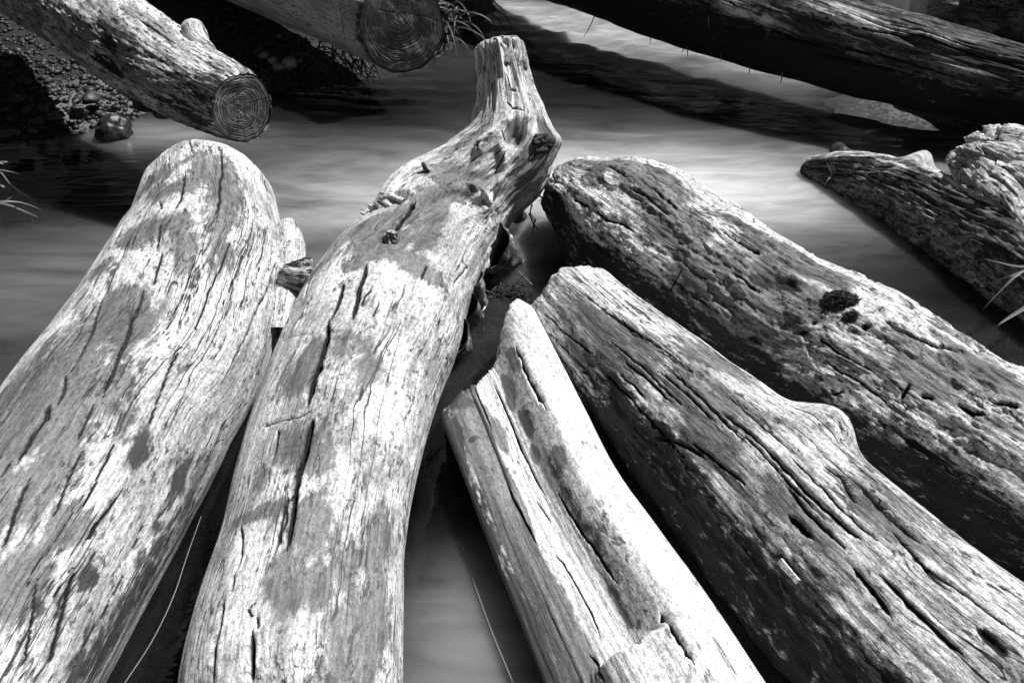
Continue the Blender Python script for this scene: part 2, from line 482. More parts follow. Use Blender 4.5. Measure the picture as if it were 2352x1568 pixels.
def sawn_disc(name, log, mat, parent, rings, seed, depth=0.004, ctr=(0.0, 0.0)):
    """saw-cut end face with raised growth rings, built on the first ring of the log"""
    V0 = log.pos()[:log.nth]; c = V0.mean(0); a = log.A[0]
    nth = 180; th_src = log.TH[:log.nth]
    th = np.linspace(-math.pi, math.pi, nth, endpoint=False)
    e = np.stack([np.interp(th, th_src, V0[:, k], period=2 * math.pi) for k in range(3)], 1)
    nr = 150
    rho = np.linspace(0, 1, nr)
    P = []; RG = []; CK = []
    ed = e - c
    e1 = ed[nth // 2] / np.linalg.norm(ed[nth // 2]); nn = np.cross(ed[nth // 2], ed[nth // 4]); nn /= np.linalg.norm(nn)
    if nn @ (CAM - c) < 0: nn = -nn
    for q in rho:
        off = (1 - q) * (ctr[0] * ed[nth // 2] + ctr[1] * ed[nth // 4])
        p = c + off + ed * q * 0.995
        TH3 = np.stack([np.cos(th) * 1.3, np.sin(th) * 1.3, np.full(nth, q * 2)], 1)
        wob = 0.05 * fbm(TH3 * .8 + seed, 3, seed)
        ph = (q + wob * q) ** 0.9 * rings
        ph = ph + 0.8 * perlin(np.stack([np.full(nth, ph.mean() * 0.6), np.cos(th) * .4, np.sin(th) * .4], 1), seed + 4)
        ridge = (ph % 1.0)
        hgt = np.where(ridge < 0.68, ridge / 0.68, (1 - ridge) / 0.32)
        amp = (0.55 + 0.45 * perlin(np.stack([np.cos(th) * 2, np.sin(th) * 2, np.full(nth, q * 6)], 1), seed + 9))
        rg = hgt * np.clip(amp, 0.1, 1)
        edge = sstep(0.93, 1.0, q)
        hh = depth * (rg - 0.5) + 0.008 * fbm(np.stack([p[:, 0], p[:, 1], p[:, 2]], 1) * 9, 3, seed) - 0.012 * edge ** 2
        # radial checks
        ck = np.zeros(nth)
        for a0, l0, l1 in ((0.5, 0.0, 0.7), (1.9, 0.05, 0.95), (-0.6, 0.1, 0.55), (-2.2, 0.2, 0.8), (2.9, 0.0, 0.45)):
            d = np.abs((th - a0 - 0.25 * (q - .5) + math.pi) % (2 * math.pi) - math.pi) * max(q, 0.02)
            if l0 <= q <= l1: ck = np.maximum(ck, np.clip(1 - d / (0.010 + .012 * q), 0, 1))
        P.append(p + nn * (hh - 0.006 * ck)[:, None]); RG.append(1 - np.clip(hgt, 0, 1)); CK.append(ck)
    V = np.vstack(P)
    i = np.arange(nr - 1)[:, None] * nth; j = np.arange(nth)[None, :]; j2 = (j + 1) % nth
    F = np.stack([i + j, i + j2, i + nth + j2, i + nth + j], -1).reshape(-1, 4)
    gcv = V * 1.0
    o = mesh_obj(name, V, F, mat, parent, dict(gc=gcv, ring=np.concatenate(RG), crk=np.concatenate(CK)))
    return o, nn

def set_cut(log, n_cut, fade=0.5):
    """skew the first end so that its cut plane has normal n_cut"""
    n = np.asarray(n_cut, float); n /= np.linalg.norm(n)
    k = -(log.RD @ n) / (log.A @ n) * log.rho
    log.du += k * (1 - sstep(0, fade, log.U))

def foot(V):
    """base point of a log for its empty"""
    return (float(np.mean(V[:, 0])), float(np.mean(V[:, 1])), float(np.min(V[:, 2])))

# ------------------------------------------------------------------ materials
M_A = wood_mat('wood_bleached_streaked', 0.80, 0.40, 0.07, (0.47, 0.64), 6, wet=0.085, fleck=0.7, crack_amt=1.2)
M_B = wood_mat('wood_bleached_mottled', 0.78, 0.38, 0.08, (0.46, 0.63), 8, wet=0.11, fleck=0.6, crack_amt=0.9, grain=0.42)
M_C = wood_mat('wood_split_pale', 0.80, 0.58, 0.10, (0.5, 0.75), 6, wet=0.11, fleck=0.05, crack_amt=0.25, grain=0.3, bump=0.45)
M_D = wood_mat('wood_grey_ribbed', 0.78, 0.27, 0.022, (0.49, 0.63), 8, wet=0.10, fleck=1.1, crack_amt=1.1, grain=0.7, bump=0.7)
M_E = wood_mat('wood_grey_flaky', 0.82, 0.28, 0.022, (0.50, 0.63), 8, wet=0.08, fleck=1.5, crack_amt=0.6, grain=0.5, bump=0.7, cross=0.35)
M_F = wood_mat('wood_sawn_mottled', 0.78, 0.30, 0.03, (0.42, 0.56), 14, wet=0.10, fleck=2.2, crack_amt=0.4, grain=0.22, bump=0.8)
M_G = wood_mat('wood_sawn_smooth', 0.62, 0.42, 0.05, (0.4, 0.65), 7, wet=0.08, fleck=0.6, crack_amt=0.8, grain=0.4)
M_H = wood_mat('wood_dark_rotten', 0.30, 0.06, 0.01, (0.38, 0.56), 9, wet=0.05, fleck=1.5, crack_amt=1.3, grain=0.8, bump=0.9)
M_I = wood_mat('bark_rough', 0.34, 0.09, 0.02, (0.38, 0.6), 10, wet=0.06, fleck=1.5, crack_amt=1.0, grain=0.6, bump=0.95, cross=0.8)
M_J = wood_mat('bark_root_pale', 0.76, 0.34, 0.05, (0.42, 0.62), 9, wet=0.10, fleck=1.3, crack_amt=0.7, grain=0.6, bump=0.9)

def ring_mat(name, hi, lo):
    b = NB(name)
    rg = b.attr('ring'); ck = b.attr('crk'); gc = b.attr('gc', True)
    n = b.noise(gc, 40, 5, 0.6); n2 = b.noise(gc, 9, 4, 0.6)
    col = b.mix(b.ss(rg, 0.35, 0.85), hi, lo)
    col = b.math('MULTIPLY', col, b.mix(b.ss(n2, 0.35, 0.65), 0.55, 1.25))
    col = b.math('MULTIPLY', col, b.mix(b.ss(n, 0.3, 0.6), 0.6, 1.15))
    col = b.mix(b.ss(ck, 0.3, 0.8), col, 0.01)
    return b.bsdf(col, 0.5, b.bump(n, 0.6, 0.004), 0.4)
M_RING = ring_mat('end_grain_dark', 0.16, 0.012)

# ------------------------------------------------------------------ ground and water
def shore_line(pts):
    return np.array([at(x, y, 0)[:2] for x, y in pts])
LEFT_SHORE = shore_line([(-700, 420), (-200, 345), (0, 322), (120, 312), (230, 290), (330, 262), (430, 235), (560, 215), (660, 205), (800, 190), (930, 170), (1010, 125), (1080, 80), (1125, 20), (1140, -60), (1120, -180)])
SAND_BAR = at(2150, 255, 0)[:2]
def poly_dist(q, P):
    best = np.full(len(q), 1e9); side = np.zeros(len(q))
    for i in range(len(P) - 1):
        a, b = P[i], P[i + 1]; d = b - a; t = np.clip(((q - a) @ d) / (d @ d), 0, 1)
        v = q - a - t[:, None] * d; dd = np.linalg.norm(v, axis=1)
        cr = d[0] * (q[:, 1] - a[1]) - d[1] * (q[:, 0] - a[0])
        m = dd < best
        best = np.where(m, dd, best); side = np.where(m, cr, side)
    return best, side
def ground_z(q):
    q = np.asarray(q, float).reshape(-1, 2)
    q3 = np.stack([q[:, 0], q[:, 1], q[:, 0] * 0], 1)
    d, sd = poly_dist(q, LEFT_SHORE)
    dist = np.where(sd > 0, d, -d)
    n = fbm(q3 * 2.2, 4, 3); n2 = fbm(q3 * 9, 4, 8)
    bed = -0.16 + 0.03 * n
    bank = np.where(dist > 0, 0.55 * (1 - np.exp(-dist * 0.5)) + 0.04 * dist, 0)
    zl = np.where(dist > -0.45, np.maximum(bed, 0.003 + dist * 0.28 + 0.02 * n + 0.006 * n2), bed)
    zl = np.where(dist > 0, 0.004 + bank + (0.035 * n + 0.012 * n2) * np.clip(dist * 4, 0.2, 1), zl)
    # sandbar and the right bank under the dark log
    e = np.sqrt(((q[:, 0] - SAND_BAR[0]) / 0.62) ** 2 + ((q[:, 1] - SAND_BAR[1]) / 0.34) ** 2)
    bar = 0.035 * (1 - e ** 1.5) + 0.006 * n2 + 0.012 * n
    z = np.maximum(zl, np.where(e < 2.2, bar, -1))
    rb = (q[:, 0] - 2.75 - 0.25 * n) * 0.22 + (q[:, 1] - 4.2) * 0.05
    z = np.maximum(z, np.where(rb > -0.3, np.minimum(rb, 0.8), -1))
    # steep dark banks added all round, out of view, to block low sky
    far = np.hypot(q[:, 0] * 0.95, q[:, 1] - 2.2) - 6.6 + 0.8 * n
    return np.maximum(z, np.where(far > 0, -0.16 + 4.6 * (1 - np.exp(-far * 0.35)) + 0.5 * n * np.minimum(far, 1), -1))
def axis_coords(lo, hi, step, far):
    mid = np.arange(lo, hi + step / 2, step)
    g = [];  x = step
    p = 0
    while p < far:
        x *= 1.25; p += x; g.append(p)
    g = np.array(g)
    return np.concatenate([(lo - g)[::-1], mid, hi + g])
def sheet(lo, hi, ylo, yhi, step, far):
    X = axis_coords(lo, hi, step, far); Y = axis_coords(ylo, yhi, step, far)
    gx, gy = np.meshgrid(X, Y)
    q = np.stack([gx.ravel(), gy.ravel()], 1)
    nx, ny = len(X), len(Y)
    i = np.arange(ny - 1)[:, None] * nx; j = np.arange(nx - 1)[None, :]
    F = np.stack([i + j, i + j + 1, i + nx + j + 1, i + nx + j], -1).reshape(-1, 4)
    return q, F

def ground_mat():
    b = NB('stream_mud_and_sand')
    tc = b.n('ShaderNodeTexCoord').outputs['Object']
    n = b.noise(tc, 3, 6, 0.6); n2 = b.noise(tc, 40, 5, 0.65); n3 = b.noise(tc, 260, 2, 0.5)
    col = b.mix(b.ss(n, 0.42, 0.62), 0.012, 0.032)
    col = b.math('MULTIPLY', col, b.mix(b.ss(n2, 0.35, 0.65), 0.45, 1.3))
    col = b.math('MULTIPLY', col, b.mix(b.ss(n3, 0.4, 0.62), 0.7, 1.5))
    sd = b.attr('sand')
    sand = b.math('MULTIPLY', 0.15, b.mix(b.ss(n3, 0.35, 0.65), 0.5, 1.4))
    col = b.mix(b.ss(b.math('ADD', sd, b.math('MULTIPLY', b.math('SUBTRACT', n2, 0.5), 0.8)), 0.35, 0.65), col, sand)
    h = b.math('ADD', n2, b.math('MULTIPLY', n3, 0.4))
    return b.bsdf(col, 0.65, b.bump(h, 0.9, 0.012), 0.25)
q, F = sheet(-4.6, 4.6, 0.2, 8.2, 0.04, 90)
gz = ground_z(q)
sbl = at(265, 258, 0)[:2]
sand = np.exp(-(((q[:, 0] - SAND_BAR[0]) / 0.6) ** 2 + ((q[:, 1] - SAND_BAR[1]) / 0.4) ** 2)) * 0.6
sand = np.maximum(sand, 1.3 * np.exp(-(((q[:, 0] - sbl[0]) / 0.32) ** 2 + ((q[:, 1] - sbl[1]) / 0.26) ** 2)))
ground = mesh_obj('ground', np.stack([q[:, 0], q[:, 1], gz], 1), F, ground_mat(), None, dict(sand=sand))
tag(ground, kind='structure')

def water_mat():
    b = NB('silty_stream_water')
    geo = b.n('ShaderNodeNewGeometry').outputs['Position']
    flow = b.n('ShaderNodeMapping'); b.put(flow.inputs[0], geo)
    flow.inputs['Rotation'].default_value = (0, 0, math.radians(12)); flow.inputs['Scale'].default_value = (0.42, 1.45, 1)
    n1 = b.noise(flow.outputs[0], 1.5, 3, 0.5, 2.6); n2 = b.noise(flow.outputs[0], 5, 3, 0.5, 2.2)
    silt_shade = b.attr('silt_shade')
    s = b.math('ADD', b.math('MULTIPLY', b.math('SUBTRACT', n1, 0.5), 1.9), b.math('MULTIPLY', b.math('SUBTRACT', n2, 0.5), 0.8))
    f = b.math('MULTIPLY', silt_shade, b.math('MAXIMUM', b.math('ADD', 1.0, s), 0.1), clamp=True)
    h = b.math('ADD', n2, b.math('MULTIPLY', n1, 1.5))
    nrm = b.bump(h, 0.12, 0.05)
    dif = b.n('ShaderNodeSubsurfaceScattering', falloff='BURLEY'); b.put(dif.inputs['Color'], 0.8)
    dif.inputs['Scale'].default_value = 0.12; dif.inputs['Radius'].default_value = (1, 1, 1)
    tr = b.n('ShaderNodeBsdfTransparent'); b.put(tr.inputs[0], 0.3)
    mx = b.n('ShaderNodeMixShader'); b.put(mx.inputs[0], f)
    b.t.links.new(tr.outputs[0], mx.inputs[1]); b.t.links.new(dif.outputs[0], mx.inputs[2])
    gl = b.n('ShaderNodeBsdfGlossy'); b.put(gl.inputs[0], 0.9); gl.inputs['Roughness'].default_value = 0.05
    b.t.links.new(nrm, gl.inputs['Normal'])
    fr = b.n('ShaderNodeFresnel'); fr.inputs[0].default_value = 1.33; b.t.links.new(nrm, fr.inputs['Normal'])
    m2 = b.n('ShaderNodeMixShader'); b.t.links.new(fr.outputs[0], m2.inputs[0])
    b.t.links.new(mx.outputs[0], m2.inputs[1]); b.t.links.new(gl.outputs[0], m2.inputs[2])
    b.t.links.new(m2.outputs[0], b.out.inputs[0])
    return b.m
q, F = sheet(-4.6, 4.6, 0.2, 8.2, 0.022, 60)
q3 = np.stack([q[:, 0], q[:, 1], q[:, 0] * 0], 1)
wz = 0.0022 * fbm(q3 * np.array([2.0, 7.0, 1]), 3, 40)
# riffle below the dark log: long smooth standing waves
rf0 = at(1280, 60, 0)[:2]; rf1 = at(1700, 120, 0)[:2]
ax_ = rf1 - rf0; ln = np.linalg.norm(ax_); ax_ /= ln; pr_ = np.array([-ax_[1], ax_[0]])
al = (q - rf0) @ ax_; ac = (q - rf0) @ pr_
wob = 0.16 * fbm(q3 * 1.6, 3, 51)
env = np.exp(-((ac - 0.15) / 0.75) ** 2) * sstep(-0.9, 0.2, al) * (1 - sstep(ln + 0.3, ln + 1.6, al))
sw = np.sin((ac + wob) * 24.0)
wz += env * (0.026 * (sw + 0.35 * np.abs(sw)) * (0.7 + 0.6 * fbm(q3 * 2.1, 2, 61)) + 0.022 * fbm(q3 * np.array([4, 9, 1]), 3, 60))
# wavelets round the sawn logs
env2 = np.exp(-np.sum((q - at(1030, 240, 0)[:2]) ** 2, 1) / 0.6)
wz += env2 * 0.010 * np.sin((q[:, 1] + 0.5 * wob + 0.15 * q[:, 0]) * 42)
env3 = np.exp(-np.sum((q - at(60, 650, 0)[:2]) ** 2, 1) / 0.16)
wz += env3 * 0.003 * np.sin((q[:, 1] + 0.4 * wob) * 70)
def plume(px_, py_, sx_, sy_, amt):
    c_ = at(px_, py_, 0)[:2]
    return amt * np.exp(-(((q[:, 0] - c_[0]) / sx_) ** 2 + ((q[:, 1] - c_[1]) / sy_) ** 2))
silt_shade = 0.035 + 0.0 * q[:, 0]
silt_shade += plume(1640, 430, 1.1, 0.46, 0.47)          # settling pool of pale silt
silt_shade += plume(1330, 400, 0.5, 0.35, 0.24)
silt_shade += plume(830, 450, 0.75, 0.50, 0.26) + plume(150, 600, 0.6, 0.5, 0.02)
silt_shade += plume(400, 310, 0.45, 0.16, 0.28)
silt_shade += plume(1020, 1500, 0.22, 0.25, 0.24)
al_s = np.clip(((q - at(1130, 15, 0)[:2]) @ (at(1800, 165, 0)[:2] - at(1130, 15, 0)[:2])) / np.sum((at(1800, 165, 0)[:2] - at(1130, 15, 0)[:2]) ** 2), 0, 1)
dq = q - (at(1130, 15, 0)[:2] + al_s[:, None] * (at(1800, 165, 0)[:2] - at(1130, 15, 0)[:2]))
silt_shade += 0.34 * np.exp(-(np.linalg.norm(dq, axis=1) / 0.45) ** 2)     # bright sky reflection on the riffle waves, painted in as paler water
silt_shade *= 1 - 0.98 * np.exp(-((np.abs(q[:, 0] + 0.55) / 0.36) ** 4 + (np.abs(q[:, 1] - 0.7) / 0.9) ** 4))   # shade in the gap between the left logs, painted as darker water
silt_shade *= 1 - plume(820, 240, 0.85, 0.5, 0.92)  # shadow zone of the top-middle sawn log painted into the water colour
silt_shade *= 1 - plume(160, 430, 0.85, 0.55, 0.9)  # shadow by the upper-left sawn log painted in as darker water
silt_shade *= 1 - plume(2050, 230, 1.0, 0.55, 0.8)  # shadow band of the dark log widened by painted dark water, right part
silt_shade *= 1 - plume(1450, 190, 0.9, 0.45, 0.75)  # same painted shadow band, left part below the riffle
silt_shade *= 1 - plume(1000, 1150, 0.3, 0.22, 0.9)
silt_shade += plume(120, 640, 0.5, 0.35, 0.06)
silt_shade *= 1 - plume(2250, 640, 0.6, 0.5, 0.7)
silt_shade *= 1 - 0.6 * np.exp(-(((q[:, 0] - 0.05) / 0.35) ** 2 + ((q[:, 1] - 1.75) / 0.4) ** 2))
ROOT_TIPS = []
water_q, water_F, water_z, water_silt_shade = q, F, wz, silt_shade

# ------------------------------------------------------------------ log A: broad bleached log, left
axA = stations_to_axis([(322, 430, 632, 470, .12), (290, 500, 652, 600, .12), (245, 560, 650, 700, .12), (140, 715, 600, 880, .12),
                        (0, 880, 520, 1030, .12), (-130, 1050, 430, 1210, .12), (-300, 1270, 320, 1420, .12), (-470, 1490, 200, 1640, .12), (-700, 1790, 30, 1900, .12)])
def extend_front(ax, d):
    a = ax[0, :3] - ax[1, :3]; a /= np.linalg.norm(a)
    return np.vstack([np.concatenate([ax[0, :3] + a * d, [ax[0, 3]]]), ax])
def rpt(name, ax):
    pass
axA = extend_front(axA, 0.16); rpt('A', axA)
A = Log(axA, cap0=('round', 0.30, 2.4), seed=1)
A.lump(0.012, 4, 1.2, 3, 1); A.lump(0.003, 14, 1.2, 3, 2); A.lump(0.0012, 45, 3, 3, 3)
A.blob('a', (1100, 1400), 0.12, 0.06, 0, None, 0.012)
A.blob('d', (1000, 120), 0.1, 0.1, 0, None, 0.01)
for k, (rg, pts, w, dp) in enumerate([
    ('d', [(810, 170), (740, 310), (690, 430), (650, 510), (600, 650), (560, 770), (500, 870), (440, 1000)], .006, .016),
    ('d', [(610, 520), (540, 650), (470, 770), (400, 890)], .0045, .012),
    ('d', [(920, 420), (880, 540), (840, 660), (800, 790), (740, 900), (700, 1020), (650, 1170)], .008, .02),
    ('d', [(1040, 220), (1000, 330), (965, 440)], .006, .014),
    ('d', [(430, 990), (400, 1090), (355, 1200)], .007, .016),
    ('d', [(320, 1170), (280, 1280), (200, 1380), (140, 1490), (100, 1560)], .011, .022),
    ('d', [(1470, 150), (1400, 330), (1340, 470), (1270, 640), (1210, 750)], .005, .012),
    ('d', [(1170, 780), (1110, 900), (1050, 1070), (1000, 1210), (930, 1400)], .006, .014),
    ('d', [(1830, 120), (1800, 200), (1750, 320), (1690, 500), (1650, 560), (1600, 700), (1530, 830), (1480, 960)], .007, .016),
    ('d', [(610, 1170), (550, 1300), (490, 1420)], .006, .014),
    ('g', [(520, 100), (450, 250), (390, 390), (340, 500)], .006, .014),
    ('g', [(740, 30), (650, 220), (560, 400), (520, 500)], .006, .014),
    ('g', [(60, 150), (0, 260)], .007, .014),
    ('g', [(200, 250), (130, 370), (90, 510), (30, 660), (0, 740)], .007, .016),
    ('g', [(750, 370), (640, 540), (570, 660)], .007, .014),
    ('g', [(480, 820), (430, 1000), (380, 1200), (310, 1480)], .009, .014),
    ('g', [(240, 900), (220, 1100), (180, 1300), (160, 1500)], .006, .012),
    ('a', [(1415, 950), (1420, 1080), (1400, 1230), (1380, 1400)], .0075, .018),
    ('a', [(1070, 980), (1075, 1100)], .004, .01),
    ('a', [(1235, 920), (1232, 990)], .004, .01),
    ('a', [(1185, 1080), (1160, 1210), (1130, 1310), (1110, 1380)], .006, .014),
    ('a', [(1020, 1280), (1035, 1350)], .005, .01),
    ('d', [(1040, 70), (1000, 210)], .005, .01), ('d', [(890, 60), (830, 230)], .004, .01),
    ('d', [(790, 20), (720, 180)], .004, .01),
    ('d', [(1280, 200), (1200, 400), (1120, 580), (1060, 700)], .0045, .01),
    ('d', [(1660, 310), (1610, 440)], .004, .01),
    ('d', [(1550, 230), (1480, 430), (1400, 620)], .004, .01)]):
    A.crack(rg, pts, w, dp, k)
A.random_cracks(14, 5, (-1.5, 1.3), (0.2, A.L - 0.4), 0.1, 0.3, (.0035, .0045), 0.02)
for k, (rg, p, al_, ac_, am) in enumerate([
    ('d', (400, 1050), .26, .10, 1), ('d', (150, 1230), .22, .12, 1), ('d', (620, 1180), .14, .08, .9), ('d', (60, 1400), .2, .1, .9),
    ('d', (740, 560), .12, .10, .9), ('d', (870, 690), .1, .06, .95), ('d', (640, 740), .08, .06, .9), ('d', (960, 90), .07, .14, .95), ('d', (1180, 200), .13, .06, .8),
    ('a', (1440, 1180), .26, .07, 1), ('a', (1150, 1180), .1, .09, .85), ('a', (1050, 1460), .07, .1, .8), ('a', (1300, 1050), .18, .1, .75), ('a', (1000, 1150), .12, .06, .8),
    ('d', (650, 330), .06, .05, .8), ('d', (1450, 220), .08, .05, .8), ('g', (80, 380), .12, .06, .8), ('g', (380, 170), .12, .06, .85),
    ('g', (100, 960), .1, .07, .8), ('g', (430, 530), .05, .04, .8), ('g', (230, 480), .06, .04, .8), ('d', (450, 1300), .12, .05, .8)]):
    A.blob(rg, p, al_, ac_, am, 'stn', 0, 0.5, k)
for k, (rg, p, al_, ac_, am) in enumerate([
    ('g', (900, 60), .06, .03, .9), ('g', (560, 900), .02, .02, .9), ('g', (1160, 260), .08, .03, .8), ('g', (1000, 560), .03, .02, .9), ('g', (860, 1010), .25, .035, .75),
    ('g', (640, 1330), .2, .04, .8), ('g', (980, 800), .16, .05, .75), ('g', (1200, 420), .16, .06, .7), ('g', (500, 1480), .1, .05, .8)]):
    A.blob(rg, p, al_, ac_, am, 'drk', 0, 0.5, k)
# eroded ledge on the lower right flank
A.blob('g', (900, 640), .12, .04, 0, None, -0.012)
rootA = empty('driftwood_log', foot(A.pos()))
A.mesh('trunk', M_A, rootA)
tag(rootA, 'broad bleached driftwood log with long checks and grey wet patches at the left edge', 'log', 'bleached driftwood logs in the foreground')
# loose slab split from its right flank
p0 = at(661, 512, .17); p1 = at(666, 560, .16); p2 = at(664, 640, .14); p3 = at(645, 770, .08)
sl = stub_mesh('split_slab', [p3, p2, p1, p0 + np.array([0, 0.0, 0.0])], [.045, .052, .05, .036], M_A, rootA, 60, .005, .14, 4, 14, cap=1.0, fib=.04)

# ------------------------------------------------------------------ log B: crooked log with the upright stub
axB = stations_to_axis([(1095, 112, 1208, 135, .66), (1103, 200, 1224, 200, .56), (1088, 280, 1262, 290, .45), (1040, 345, 1278, 372, .35), (955, 405, 1235, 450, .27),
                        (860, 465, 1172, 535, .19), (790, 575, 1135, 600, .15), (712, 650, 1110, 660, .13), (655, 740, 1075, 760, .13), (592, 890, 1010, 910, .13),
                        (537, 1060, 963, 1080, .13), (490, 1260, 938, 1250, .13), (440, 1430, 930, 1440, .13), (408, 1580, 930, 1580, .13), (380, 1850, 940, 1850, .13)])
axB = extend_front(axB, 0.05); rpt('B', axB)
B = Log(axB, nth=280, cap0=('round', 0.035, 3.0), seed=2, sm=71)
B.lump(0.010, 4, 1.6, 3, 1); B.lump(0.003, 13, 2.0, 3, 2); B.lump(0.0012, 45, 4, 3, 3)
fl = 1 - sstep(0.75, 1.3, B.U)
P_ = B.rawgc * np.array([10, 10, 2.6]) + 5
B.rho += fl * B.sc * (0.014 * fbm(P_, 4, 91, .55) + 0.008 * (1 - 3 * np.abs(fbm(P_ * 1.3, 3, 95, .5))) + 0.006 * fbm(B.rawgc * np.array([40, 40, 7]), 3, 92))
B.blob('b', (930, 1240), .075, .04, 0, None, .045, .12)         # knuckle on the shoulder
B.blob('b', (1010, 900), .12, .05, 0, None, .018, .2)
B.blob('b', (1400, 950), .09, .06, 0, None, .045, .2)          # bulge on the right
B.blob('b', (1230, 880), .06, .06, 0, None, -.02, .2)
B.blob('e', (390, 120), .032, .028, .9, 'drk', -.045, .1)          # knot hole
B.blob('e', (400, 40), .1, .08, 0, None, -.012, .2)
for k, (pts, h_, w_) in enumerate([([(1100, 830), (1130, 960), (1120, 1100), (1050, 1250), (980, 1420)], .022, .02), ([(890, 1200), (960, 1200), (1030, 1300)], .022, .018), ([(1090, 260), (1130, 450), (1110, 800)], .014, .018),
                               ([(1200, 850), (1190, 1000), (1160, 1200)], -.020, .022), ([(600, 1330), (800, 1250), (1000, 1150)], -.014, .025), ([(950, 1000), (1000, 900), (1080, 820)], .014, .018), ([(1300, 850), (1420, 900)], .02, .02),
                               ([(1250, 1250), (1340, 1120), (1430, 1000)], .016, .02), ([(1050, 1450), (1060, 1300), (1080, 1180)], -.014, .016), ([(300, 1330), (450, 1250), (560, 1240)], .02, .02)]):
    B.ridge('b', pts, h_, w_, 70 + k)
B._pp = None
B.blob('b', (1205, 350), .08, .022, .75, 'drk', -.02, .2)         # rotted notch of the stub
for k, (rg, pts, w, dp) in enumerate([
    ('d', [(2200, 400), (2160, 520), (2105, 650)], .009, .02),
    ('d', [(2100, 640), (2070, 800), (2020, 950), (1980, 1090), (1955, 1210)], .0125, .030),
    ('d', [(1995, 1265), (1960, 1400), (1940, 1500), (1925, 1568)], .0115, .028),
    ('g', [(1970, 10), (1930, 130), (1890, 300), (1860, 480), (1830, 740)], .0105, .026),
    ('d', [(2340, 280), (2300, 420), (2270, 560), (2250, 650)], .010, .022),
    ('g', [(1540, 560), (1525, 750), (1490, 870)], .006, .016), ('g', [(1490, 850), (1470, 990)], .005, .012),
    ('g', [(1425, 1010), (1395, 1200), (1370, 1350), (1350, 1560)], .0075, .018),
    ('g', [(1605, 1230), (1595, 1400), (1600, 1560)], .008, .02), ('g', [(1640, 1150), (1635, 1230)], .005, .01),
    ('g', [(1650, 1040), (1580, 1090), (1600, 1140), (1640, 1150)], .004, .008),
    ('d', [(1770, 1330), (1760, 1450), (1740, 1540)], .005, .012),
    ('d', [(1650, 1340), (1760, 1300), (1900, 1260), (2000, 1220)], .006, .012),
    ('d', [(1800, 790), (1900, 745), (2020, 730)], .0035, .007),
    ('e', [(725, 640), (715, 760)], .012, .03), ('b', [(560, 1280), (480, 1390), (420, 1490)], .010, .024),
    ('e', [(640, 290), (600, 400)], .005, .012), ('b', [(1130, 960), (1080, 1080), (1060, 1130)], .005, .01),
    ('b', [(1140, 470), (1170, 570), (1220, 590)], .0045, .01), ('b', [(1140, 650), (1180, 690), (1250, 700)], .005, .01),
    ('b', [(1110, 830), (1130, 900)], .004, .01), ('e', [(860, 270), (900, 330)], .006, .01), ('e', [(900, 300), (800, 430)], .005, .01),
    ('b', [(1130, 300), (1135, 430)], .005, .012), ('b', [(960, 900), (950, 960)], .004, .008), ('e', [(330, 520), (290, 640)], .004, .008),
    ('d', [(2020, 290), (1960, 430), (1930, 540)], .004, .01), ('d', [(2200, 700), (2150, 720)], .003, .005)]):
    B.crack(rg, pts, w, dp, 50 + k)
B.random_cracks(8, 9, (-1.4, 1.4), (1.0, B.L - 0.4), 0.08, 0.2, (.0035, .0045), 0.0)
for k, (rg, p, al_, ac_, am) in enumerate([
    ('e', (420, 220), .07, .16, 1), ('e', (560, 130), .1, .06, .95), ('e', (650, 60), .09, .05, .9), ('e', (330, 60), .13, .07, .8), ('e', (150, 300), .03, .03, .9),
    ('b', (820, 1200), .1, .06, .95), ('b', (620, 1330), .14, .07, .85), ('b', (960, 1160), .05, .04, .9), ('b', (760, 1100), .1, .06, .7),
    ('b', (1330, 1050), .1, .06, 1), ('b', (1380, 920), .06, .03, .9), ('b', (1200, 840), .05, .05, .8), ('b', (1230, 1200), .06, .05, .9),
    ('d', (1940, 950), .09, .05, 1), ('d', (1890, 1450), .07, .045, .95), ('d', (2030, 1440), .06, .03, .7), ('g', (1660, 260), .04, .025, .95), ('g', (2000, 560), .12, .045, 1),
    ('g', (1850, 880), .06, .05, .95), ('g', (1840, 990), .04, .025, .9), ('g', (2080, 960), .06, .03, .85), ('g', (2040, 120), .05, .035, .85), ('g', (1870, 60), .05, .05, .8), ('g', (1640, 480), .02, .06, .9),
    ('h', (330, 650), .12, .04, .85), ('h', (120, 820), .1, .05, .8), ('h', (300, 1150), .12, .05, .8), ('h', (80, 1300), .12, .05, .7),
    ('e', (260, 950), .06, .04, .8), ('e', (140, 800), .05, .05, .75), ('b', (1160, 590), .03, .015, .7), ('b', (1050, 540), .015, .01, .9), ('d', (1880, 360), .04, .05, .9)]):
    B.blob(rg, p, al_, ac_, am * (1.35 if rg == 'b' else 1.0), 'stn', 0, 0.4, 100 + k)
B.blob('b', (1400, 890), .05, .03, .8, 'drk', 0, .4, 3)
B.blob('e', (900, 720), .2, .03, .5, 'drk', 0, .4, 4)
B.blob('e', (720, 1050), .25, .03, .55, 'drk', 0, .4, 5)
rootB = empty('driftwood_log', foot(B.pos()))
B.mesh('trunk', M_B, rootB)
tag(rootB, 'crooked bleached driftwood log ending in an upright broken stub in the middle', 'log', 'bleached driftwood logs in the foreground')
